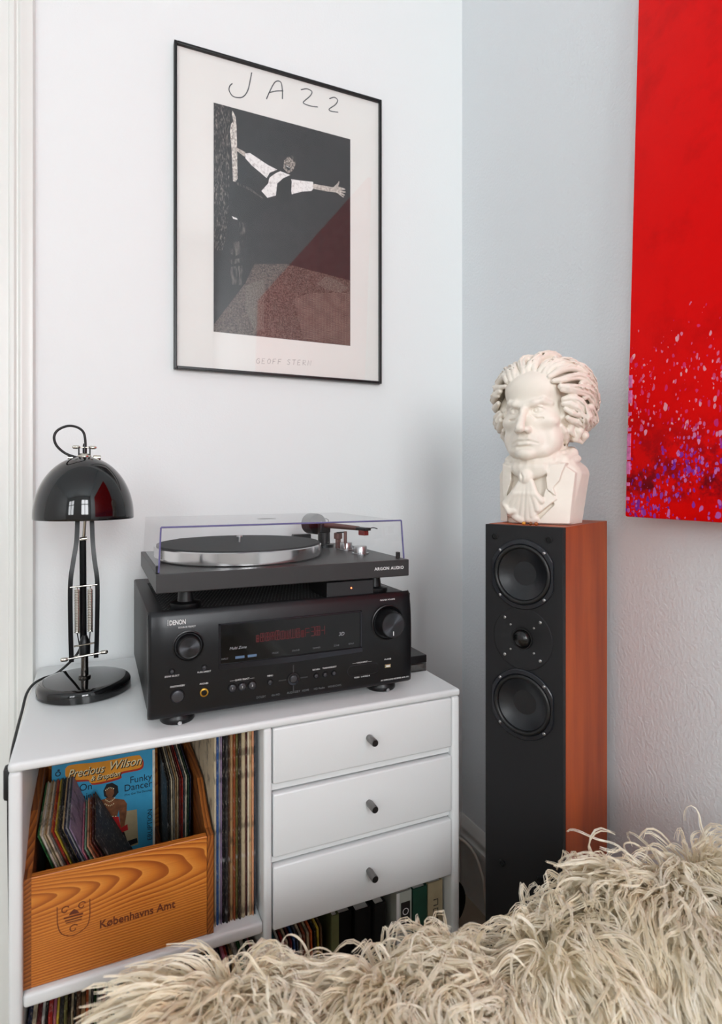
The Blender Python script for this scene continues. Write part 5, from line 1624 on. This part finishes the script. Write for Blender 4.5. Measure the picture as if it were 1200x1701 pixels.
# wool: locks of wavy fibres, each fibre a thin three-sided tapering strand
def wool(nlock, per, seed, length, wave, rad, spread, lift, wild, ns):
    g = np.random.default_rng(seed)
    e = 1e-3
    # spread the locks by area, denser over the top and the front that face the room
    u0 = g.random(nlock)
    v0 = np.where(g.random(nlock) < .76, .12 + .58 * g.random(nlock), .02 + .96 * g.random(nlock))
    P = pelt(u0, v0)
    Tu = pelt(np.clip(u0 + e, 0, 1), v0) - pelt(np.clip(u0 - e, 0, 1), v0)
    Tv = pelt(u0, np.clip(v0 + e, 0, 1)) - pelt(u0, np.clip(v0 - e, 0, 1))
    Nn = np.cross(Tu, Tv)
    Nn /= np.linalg.norm(Nn, axis=1)[:, None] + 1e-9
    Nn *= np.sign(np.where(np.abs(Nn[:, 2:3]) > .15, Nn[:, 2:3], -(Nn[:, 1:2] * (v0 > .5)[:, None] - Nn[:, 1:2] * (v0 <= .5)[:, None])) + 1e-9)
    right = np.array([TANG[0] * cos(YAW) + TANG[1] * sin(YAW), -TANG[0] * sin(YAW) + TANG[1] * cos(YAW), 0])
    fwd = np.array([FWD[0] * cos(YAW) + FWD[1] * sin(YAW), -FWD[0] * sin(YAW) + FWD[1] * cos(YAW), 0])
    side = np.tanh((v0 - .27) * 5.0) * 1.0           # fall to the front or the back of the chair
    sw1 = .40 * np.sin(u0 * 23 + v0 * 9 + seed) + .22 * np.sin(u0 * 51 - v0 * 17)
    sw2 = .25 * np.sin(u0 * 31 - v0 * 13 + 2 * seed)
    comb = fwd[None] * (side + sw2 + g.normal(0, wild, nlock))[:, None] + right[None] * (-.30 + sw1 + g.normal(0, wild, nlock) - 1.5 * np.exp(-u0 * 18))[:, None]
    comb -= Nn * (comb * Nn).sum(1)[:, None]         # lie along the hide
    t = np.linspace(0, 1, ns)
    L = length * g.uniform(.65, 1.30, nlock)
    dirs = Nn[:, None, :] * (lift * (1 - t ** .55))[None, :, None] + comb[:, None, :] * (.55 + .5 * t)[None, :, None] + np.array([0, 0, -1.0]) * (.30 * t ** 2)[None, :, None]
    dirs /= np.linalg.norm(dirs, axis=2)[..., None]
    step = L[:, None, None] / (ns - 1) * dirs
    spine = P[:, None, :] + np.cumsum(np.concatenate([np.zeros((nlock, 1, 3)), step[:, :-1]], 1), 1)
    a1 = np.cross(dirs, np.array([0.3, .2, .93]))
    a1 /= np.linalg.norm(a1, axis=2)[..., None] + 1e-9
    a2 = np.cross(dirs, a1)
    freq = g.uniform(6.5, 12.5, nlock)
    ph1, ph2 = g.uniform(0, 6.28, nlock), g.uniform(0, 6.28, nlock)
    amp = wave * g.uniform(.5, 1.35, nlock)
    w = (amp[:, None] * t[None] ** .6)[..., None]
    spine += a1 * w * np.sin(freq[:, None] * t[None] + ph1[:, None])[..., None] + a2 * w * .8 * np.sin(freq[:, None] * t[None] * .9 + ph2[:, None])[..., None]
    # fibres gather towards their lock's spine
    nf = nlock * per
    li = np.repeat(np.arange(nlock), per)
    off = g.normal(0, spread, (nf, 3))
    gather = (1 - .78 * t ** .75)[None, :, None]
    C_ = spine[li] + off[:, None, :] * gather
    fa = g.uniform(.0004, .0022, nf)
    fp_ = g.uniform(0, 6.28, nf)
    ff = g.uniform(6, 14, nf)
    C_ += a1[li] * (fa[:, None] * t[None] * np.sin(ff[:, None] * t[None] + fp_[:, None]))[..., None]
    C_ += a2[li] * (fa[:, None] * t[None] * np.cos(ff[:, None] * t[None] * .8 + fp_[:, None]))[..., None]
    rr_ = rad * g.uniform(.6, 1.3, nf)[:, None] * (1 - .75 * t ** 2.2)[None]
    b1, b2 = a1[li], a2[li]
    rings = []
    for k in range(3):
        a = 2 * pi * k / 3
        rings.append(C_ + (b1 * cos(a) + b2 * sin(a)) * rr_[..., None])
    Vt = np.stack(rings, 2).reshape(-1, 3) - np.array([CHX, CHY, .60])
    base = (np.arange(nf) * ns * 3)[:, None, None] + (np.arange(ns - 1) * 3)[None, :, None]
    fs = []
    for k in range(3):
        k2 = (k + 1) % 3
        fs.append(np.concatenate([base + k, base + k2, base + 3 + k2, base + 3 + k], 2))
    Fq = np.stack(fs, 2).reshape(-1, 4)
    return Vt, Fq
NW = Nodes('cream_wool')
gi = NW.n('ShaderNodeNewGeometry')
rnd = NW.noise(NW.coord(), 22, 3)
fine = gi.outputs['Random Per Island']
c_a = NW.ramp(rnd, [(0.32, srgb(249, 232, 196)), (0.5, srgb(252, 243, 220)), (0.7, srgb(254, 249, 236))])
c_b = NW.ramp(fine, [(0.0, srgb(248, 232, 200)), (0.35, srgb(252, 244, 226)), (1.0, srgb(254, 250, 240))])
cw_ = NW.mix(.5, c_a, c_b)
NW.l(cw_, NW.p.inputs['Base Color'])
NW.p.inputs['Roughness'].default_value = 0.5
NW.p.inputs['Specular IOR Level'].default_value = 0.4
NW.p.inputs['Sheen Weight'].default_value = 0.45
NW.p.inputs['Sheen Roughness'].default_value = 0.6
NW.p.inputs['Sheen Tint'].default_value = (1, .93, .8, 1)
tl = NW.n('ShaderNodeBsdfTranslucent')                # thin fibres let some light through
NW.l(cw_, tl.inputs[0])
mx_ = NW.n('ShaderNodeMixShader')
mx_.inputs[0].default_value = 0.12
NW.l(NW.p.outputs[0], mx_.inputs[1])
NW.l(tl.outputs[0], mx_.inputs[2])
NW.l(mx_.outputs[0], NW.out.inputs['Surface'])
for (args, nm) in (((6900, 5, 1, .088, .0046, .00092, .0032, .40, .15, 12), 'wool'), ((360, 6, 2, .095, .0065, .00060, .0012, .80, .30, 20), 'loose_locks')):
    Vt, Fq = wool(*args)
    me = bpy.data.meshes.new(nm)
    me.vertices.add(len(Vt))
    me.vertices.foreach_set('co', Vt.astype(np.float32).ravel())
    me.loops.add(Fq.size)
    me.loops.foreach_set('vertex_index', Fq.astype(np.int32).ravel())
    me.polygons.add(len(Fq))
    me.polygons.foreach_set('loop_start', np.arange(0, Fq.size, 4, dtype=np.int32))
    me.polygons.foreach_set('use_smooth', np.zeros(len(Fq), bool))
    me.update(calc_edges=True)
    me.materials.append(NW.m)
    o = link(bpy.data.objects.new(nm, me), shp)
    o['kind'] = 'stuff'
